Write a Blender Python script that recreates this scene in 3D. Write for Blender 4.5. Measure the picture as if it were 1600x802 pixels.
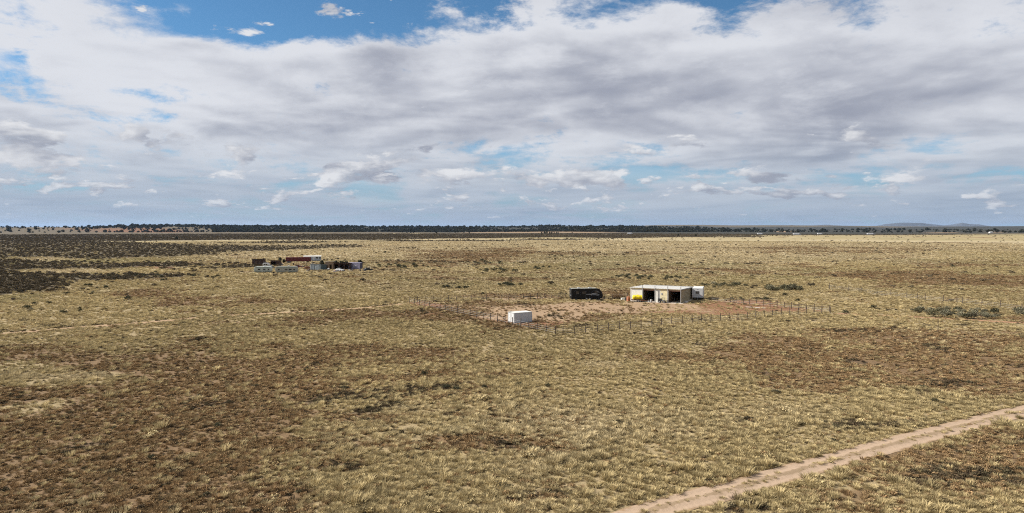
import bpy, math, random
import numpy as np
from mathutils import Vector, Matrix

# ------------------------------------------------------------------ scene / camera / sky / sun
scene = bpy.context.scene
for o in list(bpy.data.objects):
    bpy.data.objects.remove(o)
COL = scene.collection
random.seed(7)
rng = np.random.default_rng(11)
R = math.radians

CAM_H, FPX, HORIZ = 20.0, 1067.0, 357.0          # camera height, focal length and horizon of the 1600x802 photograph
PITCH = math.atan((401 - HORIZ) / FPX)
cam_d = bpy.data.cameras.new('camera')
cam = bpy.data.objects.new('camera', cam_d)
COL.objects.link(cam)
cam.location = (0, 0, CAM_H)
cam.rotation_euler = (math.pi / 2 - PITCH, 0, 0)
cam_d.sensor_width = 36.0
cam_d.lens = FPX / 1600 * 36.0
cam_d.clip_start, cam_d.clip_end = 0.5, 120000
scene.camera = cam

SUN_EL = R(37)
SUN_AZ = math.atan2(-0.99, 0.09)                 # clockwise from +Y
sun_vec = Vector((math.sin(SUN_AZ) * math.cos(SUN_EL), math.cos(SUN_AZ) * math.cos(SUN_EL), math.sin(SUN_EL)))
sun_d = bpy.data.lights.new('sun', 'SUN')
sun_d.energy = 5.0
sun_d.angle = R(0.5)
sun_d.color = (1.0, 0.955, 0.88)
sun = bpy.data.objects.new('sun', sun_d)
COL.objects.link(sun)
sun.rotation_euler = sun_vec.to_track_quat('Z', 'Y').to_euler()

scene.view_settings.view_transform = 'Standard'
scene.view_settings.look = 'None'
scene.view_settings.gamma = 1.0
scene.view_settings.exposure = 1.0
scene.view_settings.use_curve_mapping = False
scene.render.engine = 'CYCLES'
cy = scene.cycles
cy.max_bounces = 5
cy.diffuse_bounces = 3
cy.glossy_bounces = 2
cy.transmission_bounces = 3
cy.volume_bounces = 1
cy.sample_clamp_indirect = 0.6
cy.use_denoising = False
cy.pixel_filter_type = 'BLACKMAN_HARRIS'
cy.filter_width = 1.1


class NB:
    """small node-graph builder"""
    def __init__(s, tree):
        s.t = tree
        s.n = tree.nodes
        s.l = tree.links

    def put(s, sock, v):
        if isinstance(v, bpy.types.NodeSocket):
            s.l.new(v, sock)
        elif v is not None:
            sock.default_value = v

    def m(s, op, a, b=None, c=None, clamp=False):
        n = s.n.new('ShaderNodeMath')
        n.operation = op
        n.use_clamp = clamp
        s.put(n.inputs[0], a)
        if b is not None: s.put(n.inputs[1], b)
        if c is not None: s.put(n.inputs[2], c)
        return n.outputs[0]

    def add(s, a, b): return s.m('ADD', a, b)
    def sub(s, a, b): return s.m('SUBTRACT', a, b)
    def mul(s, a, b): return s.m('MULTIPLY', a, b)

    def sm(s, v, lo, hi, to0=0.0, to1=1.0, kind='SMOOTHSTEP'):
        n = s.n.new('ShaderNodeMapRange')
        n.interpolation_type = kind
        for i, q in enumerate((v, lo, hi, to0, to1)):
            s.put(n.inputs[i], q)
        return n.outputs[0]

    def vec(s, x, y, z=0.0):
        n = s.n.new('ShaderNodeCombineXYZ')
        s.put(n.inputs[0], x); s.put(n.inputs[1], y); s.put(n.inputs[2], z)
        return n.outputs[0]

    def sep(s, v):
        n = s.n.new('ShaderNodeSeparateXYZ')
        s.l.new(v, n.inputs[0])
        return n.outputs

    def vm(s, op, a, b):
        n = s.n.new('ShaderNodeVectorMath')
        n.operation = op
        s.put(n.inputs[0], a); s.put(n.inputs[1], b)
        return n.outputs[0]

    def noise(s, v, scale=1.0, detail=4.0, rough=0.5, dist=0.0, lac=2.0):
        n = s.n.new('ShaderNodeTexNoise')
        n.noise_dimensions = '3D'
        if v is not None: s.l.new(v, n.inputs['Vector'])
        s.put(n.inputs['Scale'], scale); s.put(n.inputs['Detail'], detail)
        s.put(n.inputs['Roughness'], rough); s.put(n.inputs['Distortion'], dist)
        s.put(n.inputs['Lacunarity'], lac)
        return n.outputs['Fac']

    def mix(s, f, a, b, mode='MIX'):
        n = s.n.new('ShaderNodeMix')
        n.data_type = 'RGBA'
        n.blend_type = mode
        s.put(n.inputs[0], f)
        for sock, v in ((n.inputs[6], a), (n.inputs[7], b)):
            if isinstance(v, tuple) and len(v) == 3: v = (*v, 1)
            s.put(sock, v)
        return n.outputs[2]


world = bpy.data.worlds.new('World')
scene.world = world
world.use_nodes = True
SKY_STRENGTH = 0.10
# >>> SKY
def build_sky():
    t = world.node_tree
    t.nodes.clear()
    g = NB(t)
    out = t.nodes.new('ShaderNodeOutputWorld')
    bg = t.nodes.new('ShaderNodeBackground')
    t.links.new(bg.outputs[0], out.inputs[0])
    sky = t.nodes.new('ShaderNodeTexSky')
    sky.sky_type = 'NISHITA'
    sky.sun_disc = False
    sky.sun_elevation = SUN_EL
    sky.sun_rotation = SUN_AZ % (2 * math.pi)
    sky.altitude = 1700
    sky.air_density, sky.dust_density, sky.ozone_density = 1.0, 0.3, 2.0
    tc = t.nodes.new('ShaderNodeTexCoord')
    d = tc.outputs['Generated']
    x, y, z = g.sep(d)
    zc = g.m('MAXIMUM', z, 0.0)
    # bearing / height chart, valid in front of the camera
    yc = g.m('MAXIMUM', y, 0.05)
    X = g.m('DIVIDE', x, yc)
    Z = g.m('DIVIDE', zc, yc)
    front = g.sm(y, 0.25, 0.6)

    def bump(px, py, rx, ry, k):
        dx = g.mul(g.sub(X, (px - 800) / FPX), FPX / rx)
        dz = g.mul(g.sub(Z, (HORIZ - py) / FPX), FPX / ry)
        q = g.add(g.mul(dx, dx), g.mul(dz, dz))
        return g.mul(g.m('EXPONENT', g.mul(q, -1.0)), k)

    # cloud deck seen in perspective: project on a high level layer
    az = g.m('ARCTAN2', x, y)
    inv = g.m('DIVIDE', 1.0, g.add(zc, 0.085))
    Pw = g.vec(g.add(g.mul(x, inv), 3.1), g.add(g.mul(y, inv), 7.7), 0.4)
    A = g.vec(g.mul(az, 8.0), g.mul(zc, 18.0), 2.2)
    nE = g.noise(A, 1.0, 8.0, 0.66, 0.15)                 # ragged, puffy detail
    n1 = g.noise(Pw, 0.85, 6.0, 0.55, 0.3)
    n1s = g.noise(g.vm('ADD', Pw, (-0.22, -0.10, 0.0)), 0.85, 3.0, 0.55, 0.3)
    wv = g.sub(nE, 0.5)
    X = g.add(X, g.mul(wv, 0.16))
    Z = g.add(Z, g.mul(g.sub(n1, 0.5), 0.10))
    bias = None
    for b in SKY_BUMPS:
        q = bump(*b)
        bias = q if bias is None else g.add(bias, q)
    bias = g.mul(bias, front)
    dens = g.add(g.add(n1, g.mul(wv, 1.45)), g.add(bias, 0.12))
    a1 = g.sm(dens, 0.36, 0.66)
    # light and thickness in the deck
    lit = g.add(g.mul(g.sub(n1, n1s), 1.5), g.mul(wv, 0.75))
    thick = g.sm(dens, 0.58, 1.0)
    v = g.add(g.sub(0.825, g.mul(thick, 0.28)), lit)
    shade = None
    for b in SHADE_BUMPS:
        q = bump(*b)
        shade = q if shade is None else g.add(shade, q)
    v = g.add(v, g.mul(shade, front))
    v = g.sm(v, 0.36, 0.98)
    deck = g.mix(v, (0.325, 0.345, 0.42), (0.74, 0.755, 0.80))
    base = g.mix(1.0, sky.outputs[0], (SKY_STRENGTH * 0.66, SKY_STRENGTH * 1.0, SKY_STRENGTH * 1.12), 'MULTIPLY')
    c = g.mix(g.mul(a1, 0.97), base, deck)

    # thin layered cloud sheets lower down
    L = g.vec(g.mul(az, 2.6), g.mul(zc, 30.0), 1.7)
    nl = g.noise(L, 1.0, 5.0, 0.62, 0.6)
    low = g.mul(g.sm(zc, 0.015, 0.155, 1.0, 0.0), g.sm(nl, 0.30, 0.60, 0.72, 1.0))
    sheet = g.mix(g.sm(nl, 0.36, 0.66), (0.29, 0.375, 0.49), (0.48, 0.54, 0.62))
    c = g.mix(g.mul(low, 0.90), c, sheet)

    # separate heaped clouds with lit heads and grey feet
    heap = hsh = None
    for (px, py, rx, ry, k, dk) in HEAPS:
        q = bump(px, py, rx, ry, 1.0)
        h_ = g.mul(q, k)
        heap = h_ if heap is None else g.add(heap, h_)
        if dk:
            q_ = g.mul(q, dk)
            hsh = q_ if hsh is None else g.add(hsh, q_)
    heap, hsh = g.mul(heap, front), g.mul(hsh, front)
    for (sx, sz, off, lo, hi, th, k, sft, hk) in ((9.0, 20.0, 4.9, 0.045, 0.16, 0.62, 0.93, 0.09, 1.0), (17.0, 46.0, 8.1, 0.012, 0.10, 0.58, 0.85, 0.08, 0.5), (26.0, 95.0, 5.1, 0.0, 0.04, 0.57, 0.6, 0.09, 0.2)):
        C = g.vec(g.mul(az, sx), g.mul(zc, sz), off)
        nc = g.noise(C, 1.0, 7.0, 0.60, 0.2)
        nu = g.noise(g.vm('ADD', C, (-0.16, 0.26, 0.0)), 1.0, 4.0, 0.60, 0.2)
        band = g.mul(g.sm(zc, lo, lo + 0.02), g.sm(zc, hi, hi - 0.05))
        cb = g.add(g.sm(nc, 0.0, 1.0, -0.25, 1.25, 'LINEAR'), g.mul(g.sub(band, 1.0), 0.25))
        df = g.sub(nc, nu)
        if hk:
            cb = g.add(cb, g.mul(heap, hk))
            df = g.add(df, g.mul(hsh, hk))
        a = g.sm(cb, th - 0.02, th + sft)
        vv = g.sm(df, -0.12, 0.20)
        hc = g.mix(vv, (0.33, 0.355, 0.43), (0.80, 0.805, 0.825))
        c = g.mix(g.mul(a, k), c, hc)
    # air near the horizon
    hz = g.m('EXPONENT', g.mul(zc, -34.0))
    c = g.mix(g.mul(hz, 0.60), c, (0.31, 0.40, 0.53))
    t.links.new(c, bg.inputs[0])
    bg.inputs[1].default_value = 0.5                   # with the exposure above; the sky node itself runs at 0.05


HEAPS = [  # x, y, half width, half height, amount, lightness
    (28, 238, 55, 22, 0.20, 0.08), (200, 240, 85, 22, 0.16, 0.05), (375, 274, 60, 16, 0.2, 0.10), (475, 252, 70, 16, 0.2, -0.20),
    (590, 276, 60, 14, 0.16, 0.0), (675, 233, 34, 11, 0.22, -0.2), (778, 239, 42, 10, 0.22, -0.2), (950, 290, 100, 16, 0.17, 0.05),
    (1245, 292, 80, 16, 0.18, -0.16), (1115, 286, 50, 12, 0.12, 0.05), (1565, 290, 34, 11, 0.22, 0.10), (1588, 316, 30, 11, 0.2, 0.06),
    (196, 210, 34, 11, 0.18, 0.08), (345, 240, 55, 18, 0.14, 0.02), (80, 274, 40, 12, 0.18, 0.06), (695, 194, 22, 9, 0.18, 0.06),
    (535, 20, 62, 27, 0.40, 0.08), (378, 52, 60, 20, 0.39, 0.06), (628, 47, 38, 8, 0.33, 0.02), (228, 18, 18, 10, 0.36, 0.02), (180, 12, 24, 15, 0.37, 0.02),
    (1120, 20, 24, 9, 0.34, 0.0), (870, 10, 20, 10, 0.35, 0.0), (160, 338, 22, 7, 0.16, 0.08), (640, 295, 40, 9, 0.14, 0.04), (480, 68, 40, 10, 0.2, 0.0),
]
SKY_BUMPS = [
    (520, 5, 330, 60, -0.46), (330, 55, 120, 30, -0.22), (45, 108, 34, 15, -0.24), (10, 150, 120, 30, 0.12), (150, 60, 120, 40, 0.10), (1120, 6, 110, 22, -0.34),
    (60, 40, 160, 60, 0.10), (250, 95, 160, 40, 0.16), (820, 150, 700, 70, 0.22), (1400, 110, 420, 130, 0.22),
    (850, 20, 90, 50, 0.22), (700, 90, 500, 26, 0.18),
    (900, 250, 120, 5, -0.10), (1500, 268, 120, 20, -0.12), (20, 190, 30, 12, -0.25),
]
SHADE_BUMPS = [
    (560, 195, 260, 22, -0.10), (950, 130, 260, 26, -0.10), (1380, 170, 330, 60, -0.03), (1330, 45, 160, 30, -0.02), (1250, 120, 200, 40, 0.08),
    (120, 90, 300, 110, 0.16), (900, 50, 160, 50, 0.12), (620, 105, 360, 45, 0.12), (220, 240, 260, 50, 0.08), (1180, 60, 120, 60, 0.08),
]
build_sky()
world.cycles.sampling_method = 'MANUAL'
world.cycles.sample_map_resolution = 512
# <<< SKY

# ------------------------------------------------------------------ helpers: pixels of the photo -> ground points, noise, terrain
def at(px, py):
    """ground point (flat plain) that the photograph shows at a pixel"""
    X, U = (px - 800) / FPX, (401 - py) / FPX
    c, s = math.cos(PITCH), math.sin(PITCH)
    dy, dz = c + s * U, c * U - s
    t = CAM_H / -dz
    return X * t, dy * t


def chart(x, y):
    """bearing / range chart of the plain (inverse of at), for laying out its patches"""
    x = np.asarray(x, float); y = np.asarray(y, float)
    ys = np.maximum(y, 8.0)
    c, s = math.cos(PITCH), math.sin(PITCH)
    f = c * ys + s * CAM_H
    u = -CAM_H * c + s * ys
    return 800 + FPX * x / f, 401 - FPX * u / f


def _hash(ix, iy, seed):
    h = (ix.astype(np.int64) * 374761393 + iy.astype(np.int64) * 668265263 + seed * 1442695041) & 0xFFFFFFFF
    h = ((h ^ (h >> 13)) * 1274126177) & 0xFFFFFFFF
    h = (h ^ (h >> 16)) & 0xFFFFFFFF
    return h.astype(np.float64) / 0xFFFFFFFF


def vnoise(x, y, seed):
    ix, iy = np.floor(x), np.floor(y)
    fx, fy = x - ix, y - iy
    fx = fx * fx * (3 - 2 * fx); fy = fy * fy * (3 - 2 * fy)
    a = _hash(ix, iy, seed); b = _hash(ix + 1, iy, seed)
    c = _hash(ix, iy + 1, seed); d = _hash(ix + 1, iy + 1, seed)
    return (a + (b - a) * fx) * (1 - fy) + (c + (d - c) * fx) * fy


def fbm(x, y, wl, seed, octv=4, gain=0.55):
    """about -1..1"""
    x = np.asarray(x, float) / wl; y = np.asarray(y, float) / wl
    v = 0; amp = 1.0; tot = 0
    for i in range(octv):
        ca, sa = math.cos(1.1 * i + seed), math.sin(1.1 * i + seed)
        v = v + amp * (vnoise(ca * x - sa * y + 17.3 * i, sa * x + ca * y - 9.1 * i, seed + i) - 0.5)
        tot += amp; amp *= gain; x = x * 2.03; y = y * 2.03
    return v / tot * 2.6


def sstep(v, a, b):
    t = np.clip((v - a) / (b - a), 0, 1)
    return t * t * (3 - 2 * t)


RIDGE = [(-900, 356), (-200, 356), (0, 355.6), (120, 355.6), (180, 354.6), (260, 353.2), (330, 353.6), (420, 353.8), (520, 354.2), (640, 355.2), (740, 355.6), (800, 354.8),
         (850, 354.2), (868, 352.8), (890, 354.4), (960, 354.6), (1040, 355.0), (1090, 356.6), (1150, 359), (1300, 359), (2600, 359)]
PLATEAU = [(-900, 359), (900, 359), (1030, 354.6), (1100, 353.6), (1200, 353.2), (1300, 354.0), (1400, 355.2), (1500, 355.4), (1600, 355.0), (1800, 354), (2600, 355)]


def zh(x, y):
    x = np.asarray(x, float); y = np.asarray(y, float)
    r = np.hypot(x, y)
    z = 0.16 * fbm(x, y, 38.0, 3, 2) * sstep(r, 20, 60) * (1 - sstep(r, 900, 2000) * 0.0)
    z = z + 1.2 * fbm(x, y, 420.0, 5, 2) * sstep(r, 700, 1800)
    cu, _ = chart(x, np.maximum(y, 30))
    fr = sstep(y, 200, 1200)
    ry = np.interp(cu, *zip(*RIDGE))
    z = z + fr * np.maximum(0, 20 + (HORIZ - ry) / FPX * 5400) * sstep(r, 3900, 5400) * (1 - 0.0 * r)
    py_ = np.interp(cu, *zip(*PLATEAU))
    z = z + fr * np.maximum(0, 20 + (HORIZ - py_) / FPX * 12500) * sstep(r, 9200, 12500) * 1.0
    return z


def z_at(x, y):
    return float(zh(x, y))


def blobs(cu, cv, lst):
    v = np.zeros_like(cu)
    for (bx, by, rx, ry, k) in lst:
        v = v + k * np.exp(-(((cu - bx) / rx) ** 2 + ((cv - by) / ry) ** 2))
    return v


# patches of the plain as charted from the photograph: centre, half width, half height, amount
BROWN = [(120, 720, 260, 70, .55), (330, 600, 230, 45, .50), (300, 660, 260, 60, .35), (470, 545, 260, 28, .45), (250, 462, 130, 16, .95),
         (820, 560, 320, 28, .40), (1150, 560, 330, 30, .50), (1480, 560, 180, 26, .45), (1420, 600, 200, 14, .3), (1500, 725, 260, 45, .75), (1250, 780, 200, 30, .45),
         (540, 730, 60, 14, .55), (790, 697, 110, 16, .60), (690, 640, 60, 14, .35), (420, 780, 220, 40, .3), (760, 397, 140, 9, .8), (1480, 437, 170, 13, .65),
         (1320, 393, 140, 4, .6), (1330, 420, 130, 9, .55), (40, 610, 60, 5, .3), (560, 500, 300, 14, .25), (1330, 660, 90, 8, .4), (960, 690, 60, 10, .2), (1010, 397, 80, 4, .6),
         (100, 545, 200, 14, .12), (640, 575, 80, 20, .3), (760, 610, 60, 10, .3), (1060, 615, 70, 10, .3)]
STRAW = [(70, 500, 180, 26, .5), (60, 590, 90, 12, .55), (40, 640, 60, 10, .5), (160, 586, 60, 5, .4), (900, 690, 330, 70, .50), (1150, 660, 220, 40, .45), (600, 790, 200, 30, .3), (620, 640, 90, 14, .35),
         (930, 570, 60, 10, .75), (900, 645, 100, 14, .3), (700, 760, 160, 30, .25), (800, 380, 800, 5, .4), (1350, 480, 200, 10, .2), (560, 450, 240, 12, .3), (1130, 405, 260, 14, .3),
         (950, 525, 150, 8, .3), (1130, 510, 160, 7, .25), (1240, 765, 60, 16, .3), (1450, 760, 60, 12, .3)]
SCRUB = [(330, 398, 120, 7, .35), (60, 395, 300, 24, .80), (-60, 445, 130, 30, .80), (40, 440, 90, 16, .30), (250, 392, 190, 12, .50), (300, 420, 150, 9, .40), (200, 432, 120, 9, .45), (420, 387, 140, 6, .5), (160, 370, 300, 9, .9), (620, 370, 330, 6.5, 1.0), (1000, 368, 220, 3.2, .7),
         (-300, 430, 260, 80, .9), (1250, 362, 420, 4.6, 1.2), (700, 361, 500, 4, .9), (620, 412, 60, 5, .22), (780, 409, 40, 5, .2), (1560, 362, 260, 4, .8), (660, 389, 80, 2.5, .4), (1010, 432, 90, 5, .42), (960, 386, 40, 2, .25),  # the far-right entries carry scrub and painted cloud shadow together
         (1560, 487, 110, 7, .35), (1350, 358.6, 500, 2.2, 1.0), (640, 360.2, 420, 2.6, 1.2), (80, 361.0, 330, 2.6, 1.0), (1000, 360.2, 200, 2.6, 1.0)]
NOSCRUB = [(60, 405, 60, 3, .9), (130, 424, 90, 3.5, 1.0), (300, 404, 140, 7, .55), (420, 397, 120, 5, .6), (250, 377, 160, 2.5, .4), (480, 365, 90, 1, .6), (650, 365.5, 50, .9, .4)]
BARE = [(960, 482, 150, 8, .36), (905, 482, 70, 6, .45), (1010, 477, 70, 4, .75), (870, 486, 60, 5, .5), (1070, 486, 60, 4, .25), (870, 500, 30, 4, .2), (845, 363.2, 160, 1.1, 1.0), (1225, 362.6, 22, 0.7, .9), (1470, 364, 40, .7, .9),
        (1560, 363.5, 40, 1.2, .6), (60, 364, 60, .8, .3), (430, 426, 50, 2.0, .5), (300, 401, 120, 2, .2)]
RED = [(1120, 482, 80, 8, .5), (1040, 489, 60, 3, .5), (900, 484, 40, 3, .4), (655, 478, 34, 9, .75), (690, 491, 30, 4, .5), (1165, 479, 90, 8, .75), (1240, 484, 70, 4, .5), (1100, 490, 60, 4, .5), (1030, 480, 90, 3, .35), (960, 474, 50, 3, .4), (850, 505, 80, 5, .35), (1000, 520, 120, 4, .35),
       (110, 362.3, 190, 1.1, .46), (250, 363.4, 90, 1.4, .5), (30, 520, 40, 4, .5), (250, 419, 70, 3, .6), (720, 500, 80, 6, .25), (1200, 470, 60, 4, .3), (430, 417, 70, 5, .3), (1500, 497, 120, 5, .35)]

ROADS = {
    'main': [at(760, 890), at(1004, 803), at(1150, 763), at(1300, 720), at(1450, 681), at(1600, 642), at(1800, 600), at(2200, 545)],
    'left': [at(-260, 545), at(0, 523), at(120, 512.5), at(230, 504), at(340, 494), at(460, 488), at(560, 482.5), at(628, 476)],
    'right': [at(1302, 490), at(1370, 492), at(1440, 495.5), at(1520, 500), at(1600, 505), at(1900, 522)],
}
ROAD_W = {'main': 2.85, 'left': 2.3, 'right': 2.2}


def smooth_line(pts, step):
    """Catmull-Rom through pts, resampled"""
    P = [Vector((*p, 0)) for p in pts]
    P = [P[0] * 2 - P[1]] + P + [P[-1] * 2 - P[-2]]
    out = []
    for i in range(1, len(P) - 2):
        n = max(2, int((P[i + 1] - P[i]).length / step))
        for k in range(n):
            t = k / n
            a, b, c, d = P[i - 1:i + 3]
            q = 0.5 * ((2 * b) + (c - a) * t + (2 * a - 5 * b + 4 * c - d) * t * t + (3 * b - a - 3 * c + d) * t ** 3)
            out.append((q.x, q.y))
    out.append((P[-2].x, P[-2].y))
    return out


ROAD_PTS = {k: smooth_line(v, 0.4 if k == 'main' else 0.8) for k, v in ROADS.items()}


def road_dist(x, y, key):
    """distance to a track's centre line (numpy, coarse polyline)"""
    pts = np.array(ROAD_PTS[key][::6] + [ROAD_PTS[key][-1]])
    d = np.full(np.shape(x), 1e9)
    lo = pts.min(0) - 6; hi = pts.max(0) + 6
    sel = (x > lo[0]) & (x < hi[0]) & (y > lo[1]) & (y < hi[1])
    if not sel.any():
        return d
    xs, ys = x[sel], y[sel]
    best = np.full(xs.shape, 1e9)
    for a, b in zip(pts[:-1], pts[1:]):
        ab = b - a
        t = np.clip(((xs - a[0]) * ab[0] + (ys - a[1]) * ab[1]) / (ab @ ab), 0, 1)
        best = np.minimum(best, np.hypot(xs - a[0] - t * ab[0], ys - a[1] - t * ab[1]))
    d[sel] = best
    return d


YARD = [(634, 473), (760, 500), (876, 524), (1090, 505), (1300, 489), (1108, 466), (980, 463), (884, 463), (760, 467)]


def in_poly(cu, cv, P):
    k = np.zeros(np.shape(cu), bool)
    for (x0, y0), (x1, y1) in zip(P, P[1:] + P[:1]):
        hit = ((y0 > cv) != (y1 > cv)) & (cu < (x1 - x0) * (cv - y0) / (y1 - y0 + 1e-9) + x0)
        k ^= hit
    return k.astype(float)


def covers(x, y):
    """share of each ground cover at points of the plain"""
    x = np.asarray(x, float); y = np.asarray(y, float)
    r = np.hypot(x, y)
    cu, cv = chart(x, y)
    infront = sstep(y, 15, 35)
    wl = np.clip(r / 12, 3, 60)
    n_big = fbm(x, y, 46.0, 21, 4)
    n_mid = fbm(x, y, 11.0, 31, 4)
    n_far = fbm(x, y, 150.0, 41, 4)
    n_xfar = fbm(x, y * 0.6, 620.0, 43, 4)
    fade = sstep(r, 300, 900); xf = sstep(r, 1500, 4000)
    nz = n_big * (1 - 0.6 * fade) + n_mid * 0.7 * (1 - fade) + n_far * 0.95 * fade * (1 - xf * .5) + n_xfar * 0.6 * xf
    near_b = sstep(cv, 395, 470)                       # brownness of the near plain
    b = blobs(cu, cv, BROWN) - blobs(cu, cv, STRAW) + 0.06 * near_b - 0.16
    strk = fbm(x * 0.45, y, 16.0, 35, 3) * (1 - fade)
    fleck = fbm(x * 0.6, y, 5.0, 37, 3) * (1 - fade)
    brown = sstep(0.72 * b * infront + 0.44 * nz + 0.40 * strk + 0.26 * fleck, -0.14, 0.40)
    pale = sstep(blobs(cu, cv, PALE) * infront + 0.45 * nz + 0.2 * strk, 0.05, 0.9)
    s = blobs(cu, cv, SCRUB) - blobs(cu, cv, NOSCRUB)
    scrub = sstep(s * infront + (0.14 + 0.54 * sstep(s, 0.05, 0.35)) * (n_big * (1 - fade) * .8 + n_far * fade + n_mid * .35 * (1 - fade)) + 0.10 * xf, 0.22, 0.80)
    ba = blobs(cu, cv, BARE) + 0.36 * in_poly(cu, cv, YARD)
    bare = sstep(ba * infront + 0.42 * n_mid * (1 - xf) + 0.16 * n_big, 0.24, 0.90)
    re = blobs(cu, cv, RED) + 0.16 * in_poly(cu, cv, YARD)
    red = sstep(re * infront + 0.36 * n_mid * (1 - xf) + 0.16 * n_big, 0.20, 0.80)
    wood = sstep(blobs(cu, cv, WOOD_SHADE) * infront * sstep(cv, 358.7, 359.5) + 0.25 * n_xfar, 0.35, 0.75)  # juniper wood plus the painted cloud shadow at far right
    green = sstep(0.6 * fbm(x, y, 24.0, 51, 3) + 0.5 * fbm(x, y, 120.0, 53, 2), -0.1, 0.7)
    dark = sstep(fbm(x, y, 7.0, 61, 4) + 0.35 * n_big + 0.7 * blobs(cu, cv, DARKP) * infront, 0.42, 0.85)
    return dict(brown=brown, scrub=scrub, bare=bare, red=red, green=green, dark=dark, pale=pale, wood=wood)  # scrub and wood also hold the painted cloud shadow at far right


WOOD_SHADE = [(1330, 362.2, 430, 4.4, 1.4), (640, 360.5, 420, 2.6, 1.2), (1000, 361, 220, 2.4, 1.1), (1560, 361.6, 120, 1.6, .6)]  # wooded ridge, and a far-right band whose dark cover stands in for cloud shadow
PALE = [(800, 383, 1000, 13, 1.0), (1150, 403, 420, 14, .65), (500, 400, 280, 12, .6), (900, 425, 500, 14, .35), (120, 424, 110, 4, .8), (60, 405, 70, 3, .8), (930, 570, 60, 9, .9), (60, 590, 100, 10, .6), (160, 586, 70, 5, .5), (60, 500, 160, 20, .35),
        (560, 452, 260, 12, .35), (1000, 450, 300, 10, .35), (1300, 462, 120, 6, .4), (1130, 502, 60, 4, .5), (1000, 515, 100, 4, .3), (900, 690, 300, 60, .22), (1150, 650, 250, 35, .2), (620, 640, 90, 12, .25)]
DARKP = [(545, 732, 45, 9, 1.2), (770, 690, 45, 8, .9), (830, 702, 50, 9, 1.1), (700, 607, 20, 5, .6), (660, 660, 70, 8, .8), (1300, 655, 50, 6, .9), (1480, 730, 180, 30, .35), (1200, 790, 200, 20, .3),
         (1350, 665, 90, 8, .5), (590, 765, 40, 6, .6), (40, 620, 40, 4, .6), (1540, 690, 60, 10, .4), (300, 640, 30, 5, .4)]


def link(o, parent=None):
    COL.objects.link(o)
    if parent is not None:
        o.parent = parent
    return o


def tag(o, label=None, cat=None, group=None, kind=None):
    if label: o['label'] = label
    if cat: o['category'] = cat
    if group: o['group'] = group
    if kind: o['kind'] = kind
    return o


# ------------------------------------------------------------------ materials
MATS = {}


def mat(name, rgb, rough=0.6, var=0.12, scale=2.0, metal=0.0, dirt=0.0, dirt_rgb=(0.20, 0.13, 0.08), bump=0.0, spec=0.4, streak=False):
    if name in MATS:
        return MATS[name]
    m = bpy.data.materials.new(name)
    m.use_nodes = True
    t = m.node_tree
    g = NB(t)
    b = t.nodes['Principled BSDF']
    tc = t.nodes.new('ShaderNodeTexCoord')
    P = tc.outputs['Object']
    n = g.noise(P, scale, 5.0, 0.6)
    hi = tuple(min(1, c * (1 + var)) for c in rgb); lo = tuple(c * (1 - var) for c in rgb)
    c = g.mix(g.sm(n, 0.3, 0.7), lo, hi)
    if dirt:
        s = t.nodes.new('ShaderNodeMapping')
        s.inputs['Scale'].default_value = (3.0, 3.0, 0.5) if streak else (1.2, 1.2, 1.2)
        t.links.new(P, s.inputs[0])
        nd = g.noise(s.outputs[0], scale * 0.8, 6.0, 0.65, 0.4)
        c = g.mix(g.mul(g.sm(nd, 0.48, 0.72), dirt), c, dirt_rgb)
    t.links.new(c, b.inputs['Base Color'])
    b.inputs['Roughness'].default_value = rough
    b.inputs['Metallic'].default_value = metal
    b.inputs['Specular IOR Level'].default_value = spec
    if bump:
        bn = t.nodes.new('ShaderNodeBump')
        bn.inputs['Strength'].default_value = bump
        bn.inputs['Distance'].default_value = 0.05
        t.links.new(n, bn.inputs['Height'])
        t.links.new(bn.outputs[0], b.inputs['Normal'])
    MATS[name] = m
    return m


def mat_instance(name, transl=0.25, var=0.25, rough=0.85):
    """plant material coloured by the 'col' value of each plant"""
    m = bpy.data.materials.new(name)
    m.use_nodes = True
    t = m.node_tree
    g = NB(t)
    t.nodes.clear()
    out = t.nodes.new('ShaderNodeOutputMaterial')
    at_ = t.nodes.new('ShaderNodeAttribute')
    at_.attribute_type = 'INSTANCER'
    at_.attribute_name = 'col'
    geo = t.nodes.new('ShaderNodeNewGeometry')
    k = g.sm(geo.outputs['Random Per Island'], 0.0, 1.0, 1 - var, 1 + var, 'LINEAR')
    c = g.mix(1.0, at_.outputs['Color'], g.vec(k, k, k), 'MULTIPLY')
    d = t.nodes.new('ShaderNodeBsdfDiffuse')
    tr = t.nodes.new('ShaderNodeBsdfTranslucent')
    mx = t.nodes.new('ShaderNodeMixShader')
    mx.inputs[0].default_value = transl
    t.links.new(c, d.inputs[0]); t.links.new(c, tr.inputs[0])
    t.links.new(d.outputs[0], mx.inputs[1]); t.links.new(tr.outputs[0], mx.inputs[2])
    t.links.new(mx.outputs[0], out.inputs[0])
    MATS[name] = m
    return m


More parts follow.
